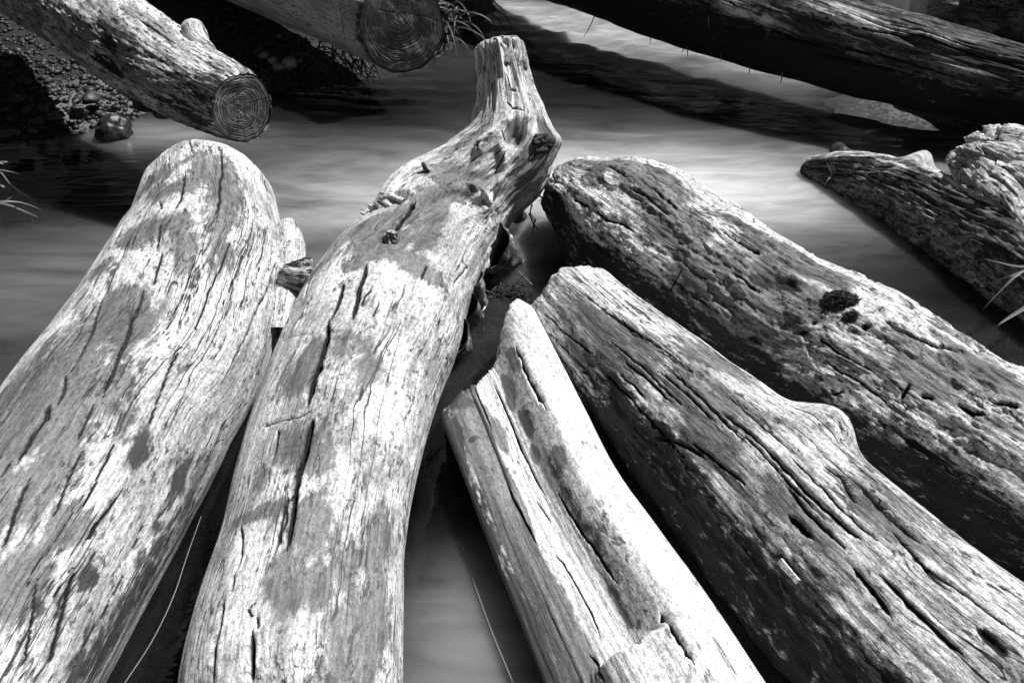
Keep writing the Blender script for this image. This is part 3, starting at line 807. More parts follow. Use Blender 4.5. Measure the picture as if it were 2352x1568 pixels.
# knot plug, splinters, side stub and root spurs
def surf_point(log, reg, p):
    th, u = log.find(reg, p)
    k = int(np.argmin((log.TH - th) ** 2 * .05 + (log.U - u) ** 2))
    return log.pos()[k], log.RD[k], log.A[k]
B._pp = None
kc, kn, ka = surf_point(B, 'e', (400, 130))
stub_mesh('knot', [kc - kn * .03, kc + kn * .0, kc + kn * .024 - ka * .012], [.024, .020, .013], M_B, rootB, 40, .0025, .75, 5, 70, fib=.3)
kc, kn, ka = surf_point(B, 'e', (420, 215))
stub_mesh('knot', [kc - kn * .03, kc - kn * .008, kc + kn * .003], [.030, .030, .026], M_B, rootB, 40, .003, .3, 6, 50, attr=dict(stn=.9), fib=.1)
sb0 = at(720, 640, .16); sb1 = at(672, 640, .17); sb2 = at(655, 640, .16)
stub_mesh('branch_stub', [sb0, sb1, sb2], [.07, .055, .042], M_D, rootB, 60, .004, .22, 7, 20, cap=1.0, attr=dict(drk=.6), fib=.10)
nb0, nn_, na_ = surf_point(B, 'D', (984, 392))
stub_mesh('branch_stub', [nb0 - nn_ * .01, nb0 + np.array([-.008, 0, .012]), nb0 + np.array([-.018, 0, .032])], [.018, .012, .007], M_D, rootB, 14, .004, .2, 8, 60)
for k in range(18):
    t = k / 17
    p, nn_, na_ = surf_point(B, 'D', (832 + 66 * t + random.uniform(-2, 8), 488 - 42 * t + random.uniform(-2, 10)))
    d = np.array([random.uniform(-.05, -.01), random.uniform(.0, .04), random.uniform(.0, .022)])
    stub_mesh('splinter', [p - d * 1.1, p + d * .1, p + d * .7], [.010, .007, .002], M_B, rootB, 8, .008, .25, 20 + k, 60)
for k in range(11):
    p, nn_, na_ = surf_point(B, 'D', (1258 + random.uniform(-22, 10), 325 + random.uniform(-14, 24)))
    d = np.array([random.uniform(.01, .04), random.uniform(-.02, .02), random.uniform(-.01, .03)])
    stub_mesh('splinter', [p - d, p, p + d * .6], [.010, .008, .002], M_H, rootB, 8, .008, .25, 40 + k, 60)
for k in range(18):
    t = k / 17
    p, nn_, na_ = surf_point(B, 'D', (1152 + 56 * t, 100 + 36 * t + random.uniform(-2, 8)))
    d = np.array([random.uniform(-.006, .012), random.uniform(-.006, .012), random.uniform(.01, .022)])
    stub_mesh('splinter', [p - d * 2, p - d * .5, p + d * .6], [.012, .010, .003], M_D, rootB, 8, .008, .3, 60 + k, 70)
def spur(tip_px, base_px, zb, r0, r1, seed):
    t = at(*tip_px, 0.0); b_ = at(*base_px, zb)
    m_ = b_ * .45 + t * .55 + np.array([0, 0, -.01])
    stub_mesh('root_spur', [b_, m_, t + np.array([0, 0, .005]), t + (t - b_) * .15 + np.array([0, 0, -.06])], [r0, (r0 + r1) * .5, r1, r1 * .6], M_B, rootB, 30, .006, .16, seed, 25, attr=dict(drk=.75), fib=.06)
    ROOT_TIPS.append(t)
spur((1185, 602), (1110, 560), .16, .10, .03, 11)
spur((1105, 700), (1070, 640), .12, .06, .025, 12)
spur((1100, 728), (1065, 700), .09, .05, .018, 13)
spur((1072, 800), (1030, 770), .10, .07, .022, 14)
spur((1200, 500), (1165, 470), .2, .05, .02, 15)
for k, (x0, y0, z0, x1, y1) in enumerate([(1270, 400, .30, 1272, 455), (1255, 440, .2, 1256, 470), (1240, 450, .17, 1238, 462), (1222, 470, .12, 1228, 505), (1215, 490, .1, 1222, 540), (1230, 505, .1, 1238, 528)]):
    a_ = at(x0, y0, z0); c_ = at(x1, y1, 0.0 if k != 0 else .12); 
    m_ = (a_ + c_) / 2 + np.array([.012 * (-1) ** k, 0, 0])
    stub_mesh('rootlet', [a_, m_, c_], [.004, .003, .002], M_H, rootB, 6, .01, .1, 30 + k)

# ------------------------------------------------------------------ log C: split and hollowed log
axC = stations_to_axis([(926, 814, 1195, 660, .06), (959, 901, 1240, 740, .06), (1023, 1070, 1320, 900, .06), (1091, 1250, 1405, 1070, .06), (1162, 1440, 1520, 1235, .06),
                        (1234, 1633, 1640, 1400, .06), (1340, 1880, 1800, 1640, .06), (1500, 2250, 2050, 2000, .06)])
axC = extend_front(axC, 0.22); rpt('C', axC)
C = Log(axC, nth=320, cap0=('open', 0, 0), seed=3)
thd = np.degrees(C.TH)
def c_profile(thd, TH, U):
    """split face with a groove beside the ridge that stops at a step, and a steep left flank"""
    ang = TH - math.radians(20)
    chord = np.where(np.cos(ang) > 0.2, 0.66 / np.maximum(np.cos(ang), 0.2), 9)
    ang2 = TH - math.radians(92)
    chord2 = np.where(np.cos(ang2) > 0.2, 0.80 / np.maximum(np.cos(ang2), 0.2), 9)
    smin = lambda a, b, k: -k * np.log(np.exp(-a / k) + np.exp(-np.minimum(b, 9) / k))
    prof = smin(smin(np.ones_like(chord), chord, 0.03), chord2, 0.03) + 0.02
    stepn = uend + 0.02 * fbm(np.stack([TH * 6, TH * 0, TH * 0], 1), 3, 9)
    t = thd + 3 * np.sin(U * 5)
    gro = sstep(-36, -13, t) * (1 - sstep(-10, 46, t)) * sstep(0.2, 0.5, U) * (1 - sstep(stepn - .012, stepn + .012, U))
    prof = prof - 0.24 * gro
    prof = prof + 0.12 * np.exp(-((thd - 5) / 24) ** 2) * sstep(stepn - .012, stepn + .012, U)
    g2 = np.exp(-((thd - 36) / 5) ** 2) * sstep(.62, .7, U) * (1 - sstep(.95, 1.05, U))
    return prof - 0.07 * g2
uend = C.find('D', (1490, 1435))[1]; C._pp = None
# the strands break off along a ragged line: the right ridge reaches furthest
C.rho = C.r * C.sc * c_profile(thd, C.TH, C.U)
px, py, pf = proj(C.pos())
cut = np.array([(900, 1060), (960, 1010), (990, 978), (1000, 950), (1040, 905), (1048, 893), (1090, 874), (1130, 838), (1150, 800), (1155, 745), (1166, 712), (1180, 686), (1195, 677), (1214, 688), (1240, 735), (1290, 835)], float)
below = (py - np.interp(px, cut[:, 0], cut[:, 1]) > 0).reshape(C.nu, C.nth)
ax_u = C.U[::C.nth].copy()
ths = C.TH[:C.nth]; td = np.degrees(ths)
U0 = np.array([ax_u[np.argmax(below[:, j])] if below[:, j].any() else 0.5 for j in range(C.nth)])
vis = (td > -75) & (td < 88)
tw = np.concatenate([ths[vis] - 2 * math.pi, ths[vis], ths[vis] + 2 * math.pi]); uw = np.tile(U0[vis], 3)
U0 = np.interp(ths, tw, uw)
U0 += 0.008 * fbm(np.stack([ths * 14, ths * 0, ths * 0], 1), 4, 5)
U0a = np.tile(U0, C.nu)
newU = U0a + (C.U / C.L) * (C.L - U0a)
for arrn in ('C', 'A', 'RD'):
    arr = getattr(C, arrn).reshape(C.nu, C.nth, 3)
    out = np.empty_like(arr)
    for j in range(C.nth):
        uu = newU.reshape(C.nu, C.nth)[:, j]
        for k in range(3): out[:, j, k] = np.interp(uu, ax_u, arr[:, j, k])
    if arrn != 'C': out /= np.linalg.norm(out, axis=2)[:, :, None]
    setattr(C, arrn, out.reshape(-1, 3))
C.r = np.interp(newU, ax_u, C.r[::C.nth]); sc_c = np.interp(newU, ax_u, C.sc[::C.nth]); C.U = newU
C.rho = C.r * sc_c * c_profile(thd, C.TH, C.U)
C.rawgc = np.stack([C.R0 * np.cos(C.TH), C.R0 * np.sin(C.TH), C.U], 1); C.gc = C.rawgc + 9.3
tipd = C.U - np.tile(U0, C.nu)
C.rho *= 0.90 + 0.10 * np.clip(tipd / 0.05, 0, 1) ** 0.45
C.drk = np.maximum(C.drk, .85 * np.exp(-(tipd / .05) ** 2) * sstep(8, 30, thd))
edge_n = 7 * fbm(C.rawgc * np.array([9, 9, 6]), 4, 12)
C.drk = np.maximum(C.drk, 0.95 * sstep(50, 58, thd + edge_n))  # shade painted dark onto the wet left flank
C.stn = np.maximum(C.stn, 1.0 * sstep(22, 32, thd + edge_n) * (1 - sstep(52, 58, thd)) * sstep(.5, .62, C.U) * (1 - sstep(uend - .1, uend + .15, C.U)))
pass
C.lump(0.006, 5, 1.5, 3, 1); C.lump(0.002, 22, 1.2, 3, 2); C.lump(0.0009, 60, 3, 3, 3)
flat = sstep(-25, -5, thd) * (1 - sstep(70, 85, thd))
C.rho += flat * 0.0024 * fbm(C.rawgc * np.array([60, 60, 2.2]), 4, 33)
C._pp = None
for k, (rg, pts, w, dp) in enumerate([
    ('e', [(1190, 790), (1240, 880), (1280, 980), (1320, 1080), (1400, 1220)], .006, .018),
    ('e', [(1060, 1060), (1120, 1180), (1180, 1330), (1230, 1460), (1280, 1560)], .009, .026),
    ('e', [(940, 1080), (970, 1180), (1040, 1340)], .006, .018),
    ('h', [(1200, 0), (1290, 180), (1390, 370)], .008, .024),
    ('h', [(1330, 400), (1420, 540)], .005, .012),
    ('h', [(1460, 330), (1600, 560), (1740, 760), (1860, 940)], .006, .012),
    ('h', [(1140, 290), (1240, 520), (1340, 700)], .008, .014),
    ('h', [(1440, 740), (1500, 800), (1600, 980), (1680, 1120), (1750, 1290)], .005, .014),
    ('h', [(2110, 1100), (2220, 1240), (2350, 1440)], .007, .02), ('h', [(1670, 1390), (1770, 1560)], .006, .016)]):
    C.crack(rg, pts, w, dp, 80 + k)
for k, (rg, p, al_, ac_, am) in enumerate([
    ('e', (1150, 1090), .05, .018, 1), ('e', (1160, 1180), .03, .02, .95), ('e', (1090, 1370), .055, .025, 1), ('e', (1270, 1310), .04, .014, .9), ('e', (970, 1290), .03, .012, .9), ('e', (1190, 900), .05, .012, .8),
    ('h', (1470, 120), .035, .012, .95), ('h', (1320, 110), .025, .014, .9), ('h', (1490, 975), .014, .010, .95), ('h', (1000, 700), .2, .04, .8), ('h', (1100, 900), .14, .03, .85)]):
    C.blob(rg, p, al_, ac_, am * 1.45, 'stn', 0, 0.22, 200 + k)
for k, (rg, p, al_, ac_, am) in enumerate([
    ('e', (780, 1330), .06, .03, .8), ('e', (880, 1180), .04, .03, .75), ('e', (920, 1410), .012, .02, .9), ('h', (1650, 560), .22, .014, .6), ('h', (1880, 1080), .1, .016, .6), ('h', (1270, 600), .16, .010, .6), ('h', (1190, 420), .1, .008, .55),
    ('h', (1150, 1150), .25, .05, .85), ('h', (900, 700), .3, .04, .8), ('h', (1300, 1450), .2, .05, .9)]):
    C.blob(rg, p, al_, ac_, am * 1.2, 'drk', 0, 0.25, 300 + k)
rootC = empty('driftwood_log', foot(C.pos()))
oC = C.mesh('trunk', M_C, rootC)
tag(rootC, 'pale split driftwood log with a hollowed trough and pointed jagged end', 'log', 'bleached driftwood logs in the foreground')
# close the broken end
Vt = C.pos()[:C.nth]; cc = Vt.mean(0) + np.array([0, -.12, 0])
lay = [Vt, Vt * .6 + cc * .4, Vt * .2 + cc * .8]
VV = np.vstack(lay + [cc[None, :]]); n = C.nth
j = np.arange(n); j2 = (j + 1) % n
FF = [tuple(int(v) for v in f) for l in (0, 1) for f in np.stack([l * n + j, l * n + n + j, l * n + n + j2, l * n + j2], 1)] + [(int(2 * n + a), 3 * n, int(2 * n + b_)) for a, b_ in zip(j, j2)]
mesh_obj('broken_end', VV, FF, M_D, rootC, dict(gc=VV, crk=np.zeros(len(VV)), stn=np.zeros(len(VV)), drk=np.full(len(VV), .5)))

# ------------------------------------------------------------------ log D: ribbed grey log
axD = stations_to_axis([(1265, 830, 1420, 650, .10), (1310, 900, 1500, 710, .10), (1400, 1010, 1640, 805, .10), (1540, 1190, 1830, 945, .10), (1680, 1380, 2005, 1080, .10),
                        (1830, 1560, 2200, 1235, .10), (1990, 1760, 2400, 1375, .10), (2230, 2020, 2660, 1570, .10)])
axD = extend_front(axD, 0.12); rpt('D', axD)
D = Log(axD, cap0=('round', 0.10, 4.5), seed=4)
D.lump(0.010, 4, 1.2, 3, 1); D.lump(0.008, 16, 0.8, 3, 2); D.lump(0.0025, 45, 2, 3, 3); D.lump(0.003, 24, 10, 4, 4)
D.blob('f', (1060, 1300), .085, .055, 0, None, .055, .15)     # knot swelling on the far shoulder
D.blob('f', (1200, 1400), .06, .04, 0, None, .02, .2)
for k, (rg, pts, w, dp) in enumerate([
    ('e', [(1560, 430), (1720, 550), (1900, 680), (2100, 810), (2340, 980)], .005, .012), ('e', [(1380, 600), (1500, 720), (1610, 800), (1720, 880)], .005, .012),
    ('e', [(1400, 720), (1500, 820), (1610, 920)], .006, .012), ('e', [(1700, 400), (1850, 520), (2000, 640)], .005, .01), ('e', [(1880, 900), (2050, 1040), (2200, 1180)], .006, .012),
    ('f', [(0, 830), (120, 900), (260, 1000)], .005, .012), ('f', [(0, 960), (150, 1080), (330, 1240), (420, 1330)], .005, .012), ('f', [(420, 1240), (560, 1330), (700, 1460)], .005, .012),
    ('f', [(0, 1390), (200, 1450), (330, 1540)], .006, .012), ('i', [(210, 20), (420, 180), (570, 310)], .005, .012), ('i', [(650, 20), (900, 270), (1100, 470), (1250, 600), (1400, 700)], .006, .014),
    ('i', [(1060, 170), (1200, 260), (1280, 430)], .009, .016), ('i', [(1300, 280), (1500, 500), (1700, 690)], .014, .022), ('i', [(1500, 580), (1700, 800), (1900, 1000)], .008, .014),
    ('i', [(1250, 830), (1400, 1000), (1500, 1150)], .008, .014), ('i', [(1700, 800), (1900, 940), (2100, 1100), (2340, 1260)], .008, .014), ('i', [(850, 500), (1000, 640)], .012, .014),
    ('i', [(1440, 880), (1700, 1150), (2000, 1420)], .008, .014), ('i', [(2050, 1200), (2200, 1330), (2340, 1400)], .014, .016)]):
    D.crack(rg, pts, w, dp, 120 + k)
D.random_cracks(26, 15, (-1.5, 1.2), (0.15, D.L - 0.3), 0.1, 0.4, (.0035, .005), 0.02)
for k, (rg, p, al_, ac_, am) in enumerate([
    ('e', (1750, 720), .12, .05, .8), ('e', (1900, 860), .14, .07, .85), ('e', (1620, 880), .05, .04, .8), ('f', (330, 880), .12, .06, .8), ('f', (250, 1120), .12, .06, .7), ('i', (330, 60), .1, .06, .7), ('i', (950, 500), .1, .03, .9), ('i', (1400, 480), .12, .03, .8)]):
    D.blob(rg, p, al_, ac_, am * 1.35, 'stn', 0, 0.4, 400 + k)
# flank over the gap: old bark and moss, plus shade painted darker
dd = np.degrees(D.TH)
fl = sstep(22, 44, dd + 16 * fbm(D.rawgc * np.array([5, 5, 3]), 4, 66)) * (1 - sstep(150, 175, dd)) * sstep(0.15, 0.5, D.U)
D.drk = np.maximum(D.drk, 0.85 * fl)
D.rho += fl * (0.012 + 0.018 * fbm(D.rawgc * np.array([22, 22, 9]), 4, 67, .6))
for k, (rg, p, al_, ac_) in enumerate([('e', (1680, 930), .06, .03), ('i', (850, 880), .1, .05), ('i', (1000, 1080), .08, .06), ('i', (600, 700), .1, .05)]):
    D.blob(rg, p, al_, ac_, .7, 'drk', -.006, .5, 500 + k)
D.du += (1 - sstep(0, .2, D.U)) * .03 * fbm(D.rawgc * 14, 4, 7)
rootD = empty('driftwood_log', foot(D.pos()))
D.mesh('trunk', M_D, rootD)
tag(rootD, 'ribbed grey driftwood log with a rounded knot swelling, right of the split log', 'log', 'bleached driftwood logs in the foreground')

# ------------------------------------------------------------------ log E: flaky grey log
axE = stations_to_axis([(1300, 560, 1420, 372, .14), (1350, 660, 1530, 385, .14), (1490, 770, 1690, 480, .14), (1640, 880, 1865, 583, .14), (1800, 990, 2030, 658, .14),
                        (2000, 1130, 2230, 782, .14), (2200, 1270, 2440, 905, .14), (2440, 1440, 2690, 1050, .14)])
axE = extend_front(axE, 0.18); rpt('E', axE)
E = Log(axE, cap0=('round', 0.26, 2.8), seed=5)
E.lump(0.012, 4, 1.2, 3, 1); E.lump(0.008, 15, 1.5, 4, 2); E.lump(0.005, 32, 8, 4, 4); E.lump(0.0025, 60, 14, 3, 5)
# flaking layers
ly = fbm(E.rawgc * np.array([11, 11, 4]), 5, 44, .6)
E.rho += 0.005 * (sstep(.02, .07, ly) + sstep(.2, .24, ly)) * E.sc
for k, (rg, pts, w, dp) in enumerate([
    ('f', [(390, 50), (550, 160), (700, 250)], .006, .012), ('f', [(1430, 620), (1550, 710), (1780, 800), (1960, 850)], .009, .018), ('f', [(1310, 480), (1400, 510), (1480, 590)], .006, .01),
    ('f', [(1930, 1190), (2030, 1240), (2100, 1250)], .010, .016), ('f', [(1690, 1130), (1780, 1150)], .008, .012), ('f', [(2150, 1170), (2340, 1200)], .009, .014), ('f', [(1000, 740), (1200, 880), (1420, 990)], .005, .01),
    ('b', [(1690, 1330), (1780, 1400), (1880, 1430), (1950, 1480)], .006, .014), ('b', [(1920, 1190), (2060, 1270), (2200, 1390)], .005, .01), ('b', [(1560, 1270), (1680, 1320)], .006, .012),
    ('f', [(1130, 1130), (1200, 1100)], .006, .01), ('f', [(1620, 1060), (1560, 1160)], .008, .014), ('f', [(2000, 850), (2150, 840), (2340, 900)], .005, .008), ('f', [(100, 460), (140, 380), (170, 330)], .004, .006)]):
    E.crack(rg, pts, w, dp, 160 + k)
E.random_cracks(22, 25, (-1.4, 1.4), (0.2, E.L - 0.3), 0.08, 0.25, (.0035, .005), 0.03)
for k, (rg, p, al_, ac_, am) in enumerate([
    ('f', (560, 480), .2, .12, .9), ('f', (780, 520), .16, .08, .95), ('f', (850, 260), .2, .05, .85), ('f', (350, 420), .12, .09, .75), ('b', (2050, 1130), .2, .07, .75), ('b', (2200, 1420), .16, .07, .85),
    ('f', (100, 80), .14, .06, .75), ('f', (1750, 960), .12, .06, .75), ('f', (2100, 1000), .14, .05, .7), ('b', (1700, 1110), .08, .08, .7), ('f', (560, 620), .14, .06, .7)]):
    E.blob(rg, p, al_, ac_, min(am * 1.5, 1.4), 'stn', 0, 0.4, 600 + k)
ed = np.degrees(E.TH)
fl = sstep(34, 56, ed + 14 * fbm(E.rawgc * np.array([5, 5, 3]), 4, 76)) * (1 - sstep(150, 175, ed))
E.drk = np.maximum(E.drk, 0.85 * fl)  # shade of the lower-left flank painted into the wood colour
E.du += (1 - sstep(0, .25, E.U)) * .03 * fbm(E.rawgc * 14, 4, 7)
E._pp = None
for k, (rg, p, al_, ac_) in enumerate([('f', (950, 720), .014, .012), ('f', (1010, 665), .01, .01), ('f', (1340, 690), .014, .012), ('f', (630, 770), .03, .02), ('f', (1260, 620), .03, .025), ('f', (850, 420), .04, .03), ('f', (700, 400), .05, .03)]):
    E.blob(rg, p, al_, ac_, .9, 'drk', -.012, .3, 700 + k)
rootE = empty('driftwood_log', foot(E.pos()))
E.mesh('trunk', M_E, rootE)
tag(rootE, 'flaky grey driftwood log with a moss clump on it, below the pale patch of water', 'log', 'bleached driftwood logs in the foreground')

# ------------------------------------------------------------------ log F: sawn log, upper left
axF = stations_to_axis([(510, 318, 608, 182, .42), (378, 266, 472, 97, .49), (240, 190, 360, 20, .56), (108, 95, 235, -65, .63), (-120, -45, 20, -200, .74)])
rpt('F', axF)
Fg = Log(axF, du=.009, nth=220, cap0=('saw', 0, 0), seed=6)
Fg.lump(0.010, 5, 1.4, 3, 1); Fg.lump(0.005, 20, 4, 4, 2); Fg.lump(0.004, 45, 12, 3, 3); Fg.lump(0.004, 50, 36, 4, 4)
cdir = (CAM - axF[0, :3]); cdir /= np.linalg.norm(cdir)
adir = axF[0, :3] - axF[1, :3]; adir /= np.linalg.norm(adir)
set_cut(Fg, adir * .75 + cdir * .35 + np.array([.1, 0, 0]))
Fg.rho *= 1 - 0.05 * np.exp(-(Fg.U / .03) ** 2)
for k, (p, al_, ac_, am) in enumerate([((1350, 620), .2, .12, .9), ((1200, 520), .14, .08, .7), ((1250, 760), .16, .07, .8), ((720, 170), .14, .06, .6), ((700, 250), .05, .05, .8), ((640, 400), .09, .04, .9), ((1050, 640), .06, .03, .7), ((840, 430), .04, .03, .8)]):
    Fg.blob('a', p, al_, ac_, am, 'drk', 0, .6, 800 + k)
Fg.blob('a', (690, 330), .05, .05, 0, None, -.012)
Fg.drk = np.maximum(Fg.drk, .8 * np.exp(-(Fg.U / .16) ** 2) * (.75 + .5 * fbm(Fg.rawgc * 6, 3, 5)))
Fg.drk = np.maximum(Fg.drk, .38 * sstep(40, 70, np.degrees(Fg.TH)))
for k, pts in enumerate([[(450, 330), (700, 480), (900, 580)], [(560, 350), (720, 440)], [(860, 100), (1000, 200), (1120, 280)]]):
    Fg.crack('a', pts, .007, .012, 190 + k)
rootF = empty('sawn_log', foot(Fg.pos()))
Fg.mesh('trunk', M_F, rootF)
sawn_disc('sawn_end', Fg, M_RING, rootF, 21, 3, .007, (-0.10, 0.12))
tag(rootF, 'mottled sawn log with ringed end jutting from the gravel bank, upper left', 'log', 'sawn logs jutting from the far bank')
kb = at(452, 92, .63); kt = at(438, 52, .68)
stub_mesh('branch_stub', [kb + np.array([.01, .03, -.09]), kb + np.array([.0, .0, -.02]), (kb + kt) / 2, kt], [.055, .048, .046, .04], M_F, rootF, 40, .006, .12, 21, 18, cap=.7)
for k, (x, y, z, r_) in enumerate([(335, 258, .36, .04), (372, 274, .33, .03)]):
    p = at(x, y, z); stub_mesh('branch_stub', [p + np.array([0, .06, .08]), p + np.array([0, .02, .03]), p], [r_ * 1.4, r_ * 1.2, r_], M_H, rootF, 24, .008, .2, 22 + k, 22)

# ------------------------------------------------------------------ log G: sawn log, upper middle
axG = stations_to_axis([(862, 150, 990, -25, .41), (740, 95, 860, -90, .45), (610, 40, 725, -150, .52), (430, -40, 540, -240, .62), (200, -150, 300, -360, .76)])
rpt('G', axG)
Gg = Log(axG, du=.012, nth=200, cap0=('saw', 0, 0), seed=7)
Gg.lump(0.010, 4, 1.2, 3, 1); Gg.lump(0.004, 20, 4, 3, 2)
cdir = (CAM - axG[0, :3]); cdir /= np.linalg.norm(cdir)
adir = axG[0, :3] - axG[1, :3]; adir /= np.linalg.norm(adir)
set_cut(Gg, adir * .62 + cdir * .5 + np.array([.05, 0, 0]))
Gg.crack('b', [(80, 60), (90, 150), (110, 250)], .01, .012, 3)
Gg.drk = np.maximum(Gg.drk, .7 * np.exp(-(Gg.U / .06) ** 2))
rootG = empty('sawn_log', foot(Gg.pos()))
Gg.mesh('trunk', M_G, rootG)
sawn_disc('sawn_end', Gg, M_RING, rootG, 34, 8, .006, (0.08, -0.08))
tag(rootG, 'smooth sawn log showing a large dark ringed end above the water, top middle', 'log', 'sawn logs jutting from the far bank')

# ------------------------------------------------------------------ log H: dark log across the stream, upper right
axH = stations_to_axis([(1000, -85, 1080, -300, .54), (1255, 0, 1330, -215, .51), (1560, 100, 1640, -125, .45), (1860, 190, 1940, -22, .38), (2120, 250, 2190, 56, .33), (2330, 296, 2400, 112, .27), (2620, 370, 2700, 185, .22)])
rpt('H', axH)
H = Log(axH, du=.010, nth=240, seed=8)
H.lump(0.022, 4, 1.2, 3, 1); H.lump(0.016, 14, 1.6, 4, 2); H.lump(0.008, 36, 3, 4, 3)
H.blob('c', (520, 60), .12, .08, 0, None, .03, .3); H.blob('c', (1700, 230), .12, .07, 0, None, .03, .3); H.blob('c', (1500, 170), .2, .05, 0, None, -.02, .3)
for k, pts in enumerate([[(1290, 180), (1500, 210), (1650, 250)], [(700, 180), (900, 250), (1100, 300)], [(1000, 330), (1300, 400), (1600, 470)], [(1200, 300), (1400, 360)], [(400, 160), (700, 260)]]):
    H.crack('c', pts, .012, .03, 210 + k)
H.random_cracks(60, 35, (-1.2, 1.4), (0.3, H.L - 0.3), 0.15, 0.6, (.005, .009), 0.05)
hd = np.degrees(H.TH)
H.drk = np.maximum(H.drk, .9 * sstep(38, 76, hd + 14 * fbm(H.rawgc * np.array([5, 5, 2]), 4, 31)) * (1 - sstep(160, 178, hd)))  # shaded lower flank painted darker
for p_, a_l, a_c in (((520, 60), .14, .06), ((1050, 60), .2, .05), ((700, 130), .1, .03), ((1800, 260), .14, .03), ((1300, 100), .25, .05)):
    H.blob('c', p_, a_l, a_c, .6, 'pal', 0, .6, 5)  # sunlit patches on the top painted in as paler wood
rootH = empty('fallen_log', foot(H.pos()))
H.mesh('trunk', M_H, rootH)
tag(rootH, 'dark rotten log lying across the stream at the upper right', 'log')
for k, (x, y, dx, dy) in enumerate([(1372, 40, -30, 38), (1497, 82, -2, 18), (1575, 106, -8, 14), (1580, 110, 4, 18), (1655, 126, 2, 14), (1725, 152, 1, 16), (1800, 170, -2, 18), (1630, 28, 6, 26), (2020, 122, 4, 16), (2310, 240, 4, 22)]):
    th_, u_ = H.find('D', (x, y - 6))
    k_ = int(np.argmin((H.TH - th_) ** 2 * .05 + (H.U - u_) ** 2)); a_ = H.pos()[k_]
    c_ = a_ + np.array([dx * .0025, -.01, -dy * .0035])
    stub_mesh('twig', [a_ + np.array([0, .02, .02]), (a_ + c_) / 2, c_], [.004, .003, .0015], M_H, rootH, 6, .02, .1, 50 + k)

# ------------------------------------------------------------------ bark pieces on the right
axI = stations_to_axis([(1836, 398, 1842, 374, .02), (1895, 435, 1935, 362, .03), (1990, 490, 2065, 380, .05), (2110, 570, 2195, 425, .06), (2230, 655, 2335, 480, .07), (2380, 760, 2500, 570, .08), (2600, 900, 2730, 700, .08)])
rpt('I', axI)
I = Log(axI, du=.007, nth=220, cap0=('round', .05, 2), seed=9)
I.lump(0.020, 5, 3, 3, 1); n1 = I.lump(0.020, 17, 2.0, 4, 2, True); n2 = I.lump(0.011, 44, 5, 4, 3, True)
I.blob('c', (1660, 1060), .07, .035, 0, None, .06, .1)
I.crk = np.maximum(I.crk, sstep(.35, .9, -n1 * .9) * .6)
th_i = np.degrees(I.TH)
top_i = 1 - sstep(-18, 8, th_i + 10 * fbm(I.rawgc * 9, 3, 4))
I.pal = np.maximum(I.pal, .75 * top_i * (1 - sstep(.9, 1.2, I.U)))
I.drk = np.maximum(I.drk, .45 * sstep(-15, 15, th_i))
rootI = empty('bark_covered_log', foot(I.pos()))
I.mesh('trunk', M_I, rootI)
tag(rootI, 'rough bark-covered log half sunk in the water, its wedge tip pointing left', 'log', 'bark-covered wood at the right edge')

axJ = stations_to_axis([(2200, 385, 2300, 312, .30), (2222, 430, 2370, 315, .28), (2270, 500, 2440, 345, .25), (2330, 590, 2520, 420, .22), (2410, 690, 2620, 520, .18), (2530, 840, 2770, 650, .16)])
axJ = extend_front(axJ, .05); rpt('J', axJ)
J = Log(axJ, du=.006, nth=240, cap0=('round', .12, 3.5), seed=10, sm=41)
J.lump(0.026, 6, 4, 3, 1); n1 = J.lump(0.026, 15, 1.5, 4, 2, True); J.lump(0.013, 40, 3.5, 4, 3, True)
J.du += (1 - sstep(0, .3, J.U)) * .07 * fbm(J.rawgc * 16, 4, 7)
J.crk = np.maximum(J.crk, sstep(.3, .9, -n1) * .5)
for reg, p, bp in (('c', (1960, 840), .035), ('c', (2140, 830), .02), ('c', (2260, 830), .03), ('c', (2200, 1190), .03)):
    J.blob(reg, p, .05, .045, 0, None, bp, .2)
jd = np.array([-.35, -.30, .89]); J.RD = J.RD - .5 * (J.RD @ jd)[:, None] * jd
J.rho = J.rho * 1.2
J.pal = np.maximum(J.pal, .35 * sstep(-.2, .3, fbm(J.rawgc * np.array([8, 8, 3]), 4, 3)))
rootJ = empty('root_piece', foot(J.pos()))
J.mesh('trunk', M_J, rootJ)
tag(rootJ, 'pale deeply furrowed root piece leaning on the bark-covered log', 'root', 'bark-covered wood at the right edge')
for k, (x, y, dx, dy) in enumerate([(2192, 362, -18, -4), (2200, 366, -26, 2), (2196, 358, -14, -10)]):
    a_ = at(x + 14, y - 3, .27); c_ = at(x + dx, y + dy, .26); stub_mesh('splinter', [a_, (a_ + c_) / 2, c_], [.012, .01, .003], M_J, rootJ, 8, .01, .2, 70 + k, 50)

# logs behind the dark one
axK = stations_to_axis([(2090, 60, 2110, -60, .42), (2180, 70, 2220, -70, .42), (2330, 40, 2380, -110, .42)])
rpt('K', axK)
Kk = Log(axK, du=.02, nth=120, cap0=('round', .12, 3), seed=11); Kk.lump(.02, 5, 2, 3, 1); Kk.lump(.01, 18, 4, 3, 2)
oK = Kk.mesh('driftwood_log', M_G); tag(oK, 'grey log end showing behind the dark fallen log at the top right', 'log')
axL = stations_to_axis([(2205, 95, 2260, -140, .52), (2330, 150, 2420, -100, .48), (2480, 230, 2600, -30, .44), (2700, 330, 2830, 60, .4)])
rpt('L', axL)
Lk = Log(axL, du=.016, nth=160, cap0=('round', .15, 3), seed=12); Lk.lump(.03, 4, 2, 3, 1); Lk.lump(.014, 16, 3, 4, 2)
oL = Lk.mesh('driftwood_log', M_H); tag(oL, 'black mossy log in the top right corner behind the fallen log', 'log')

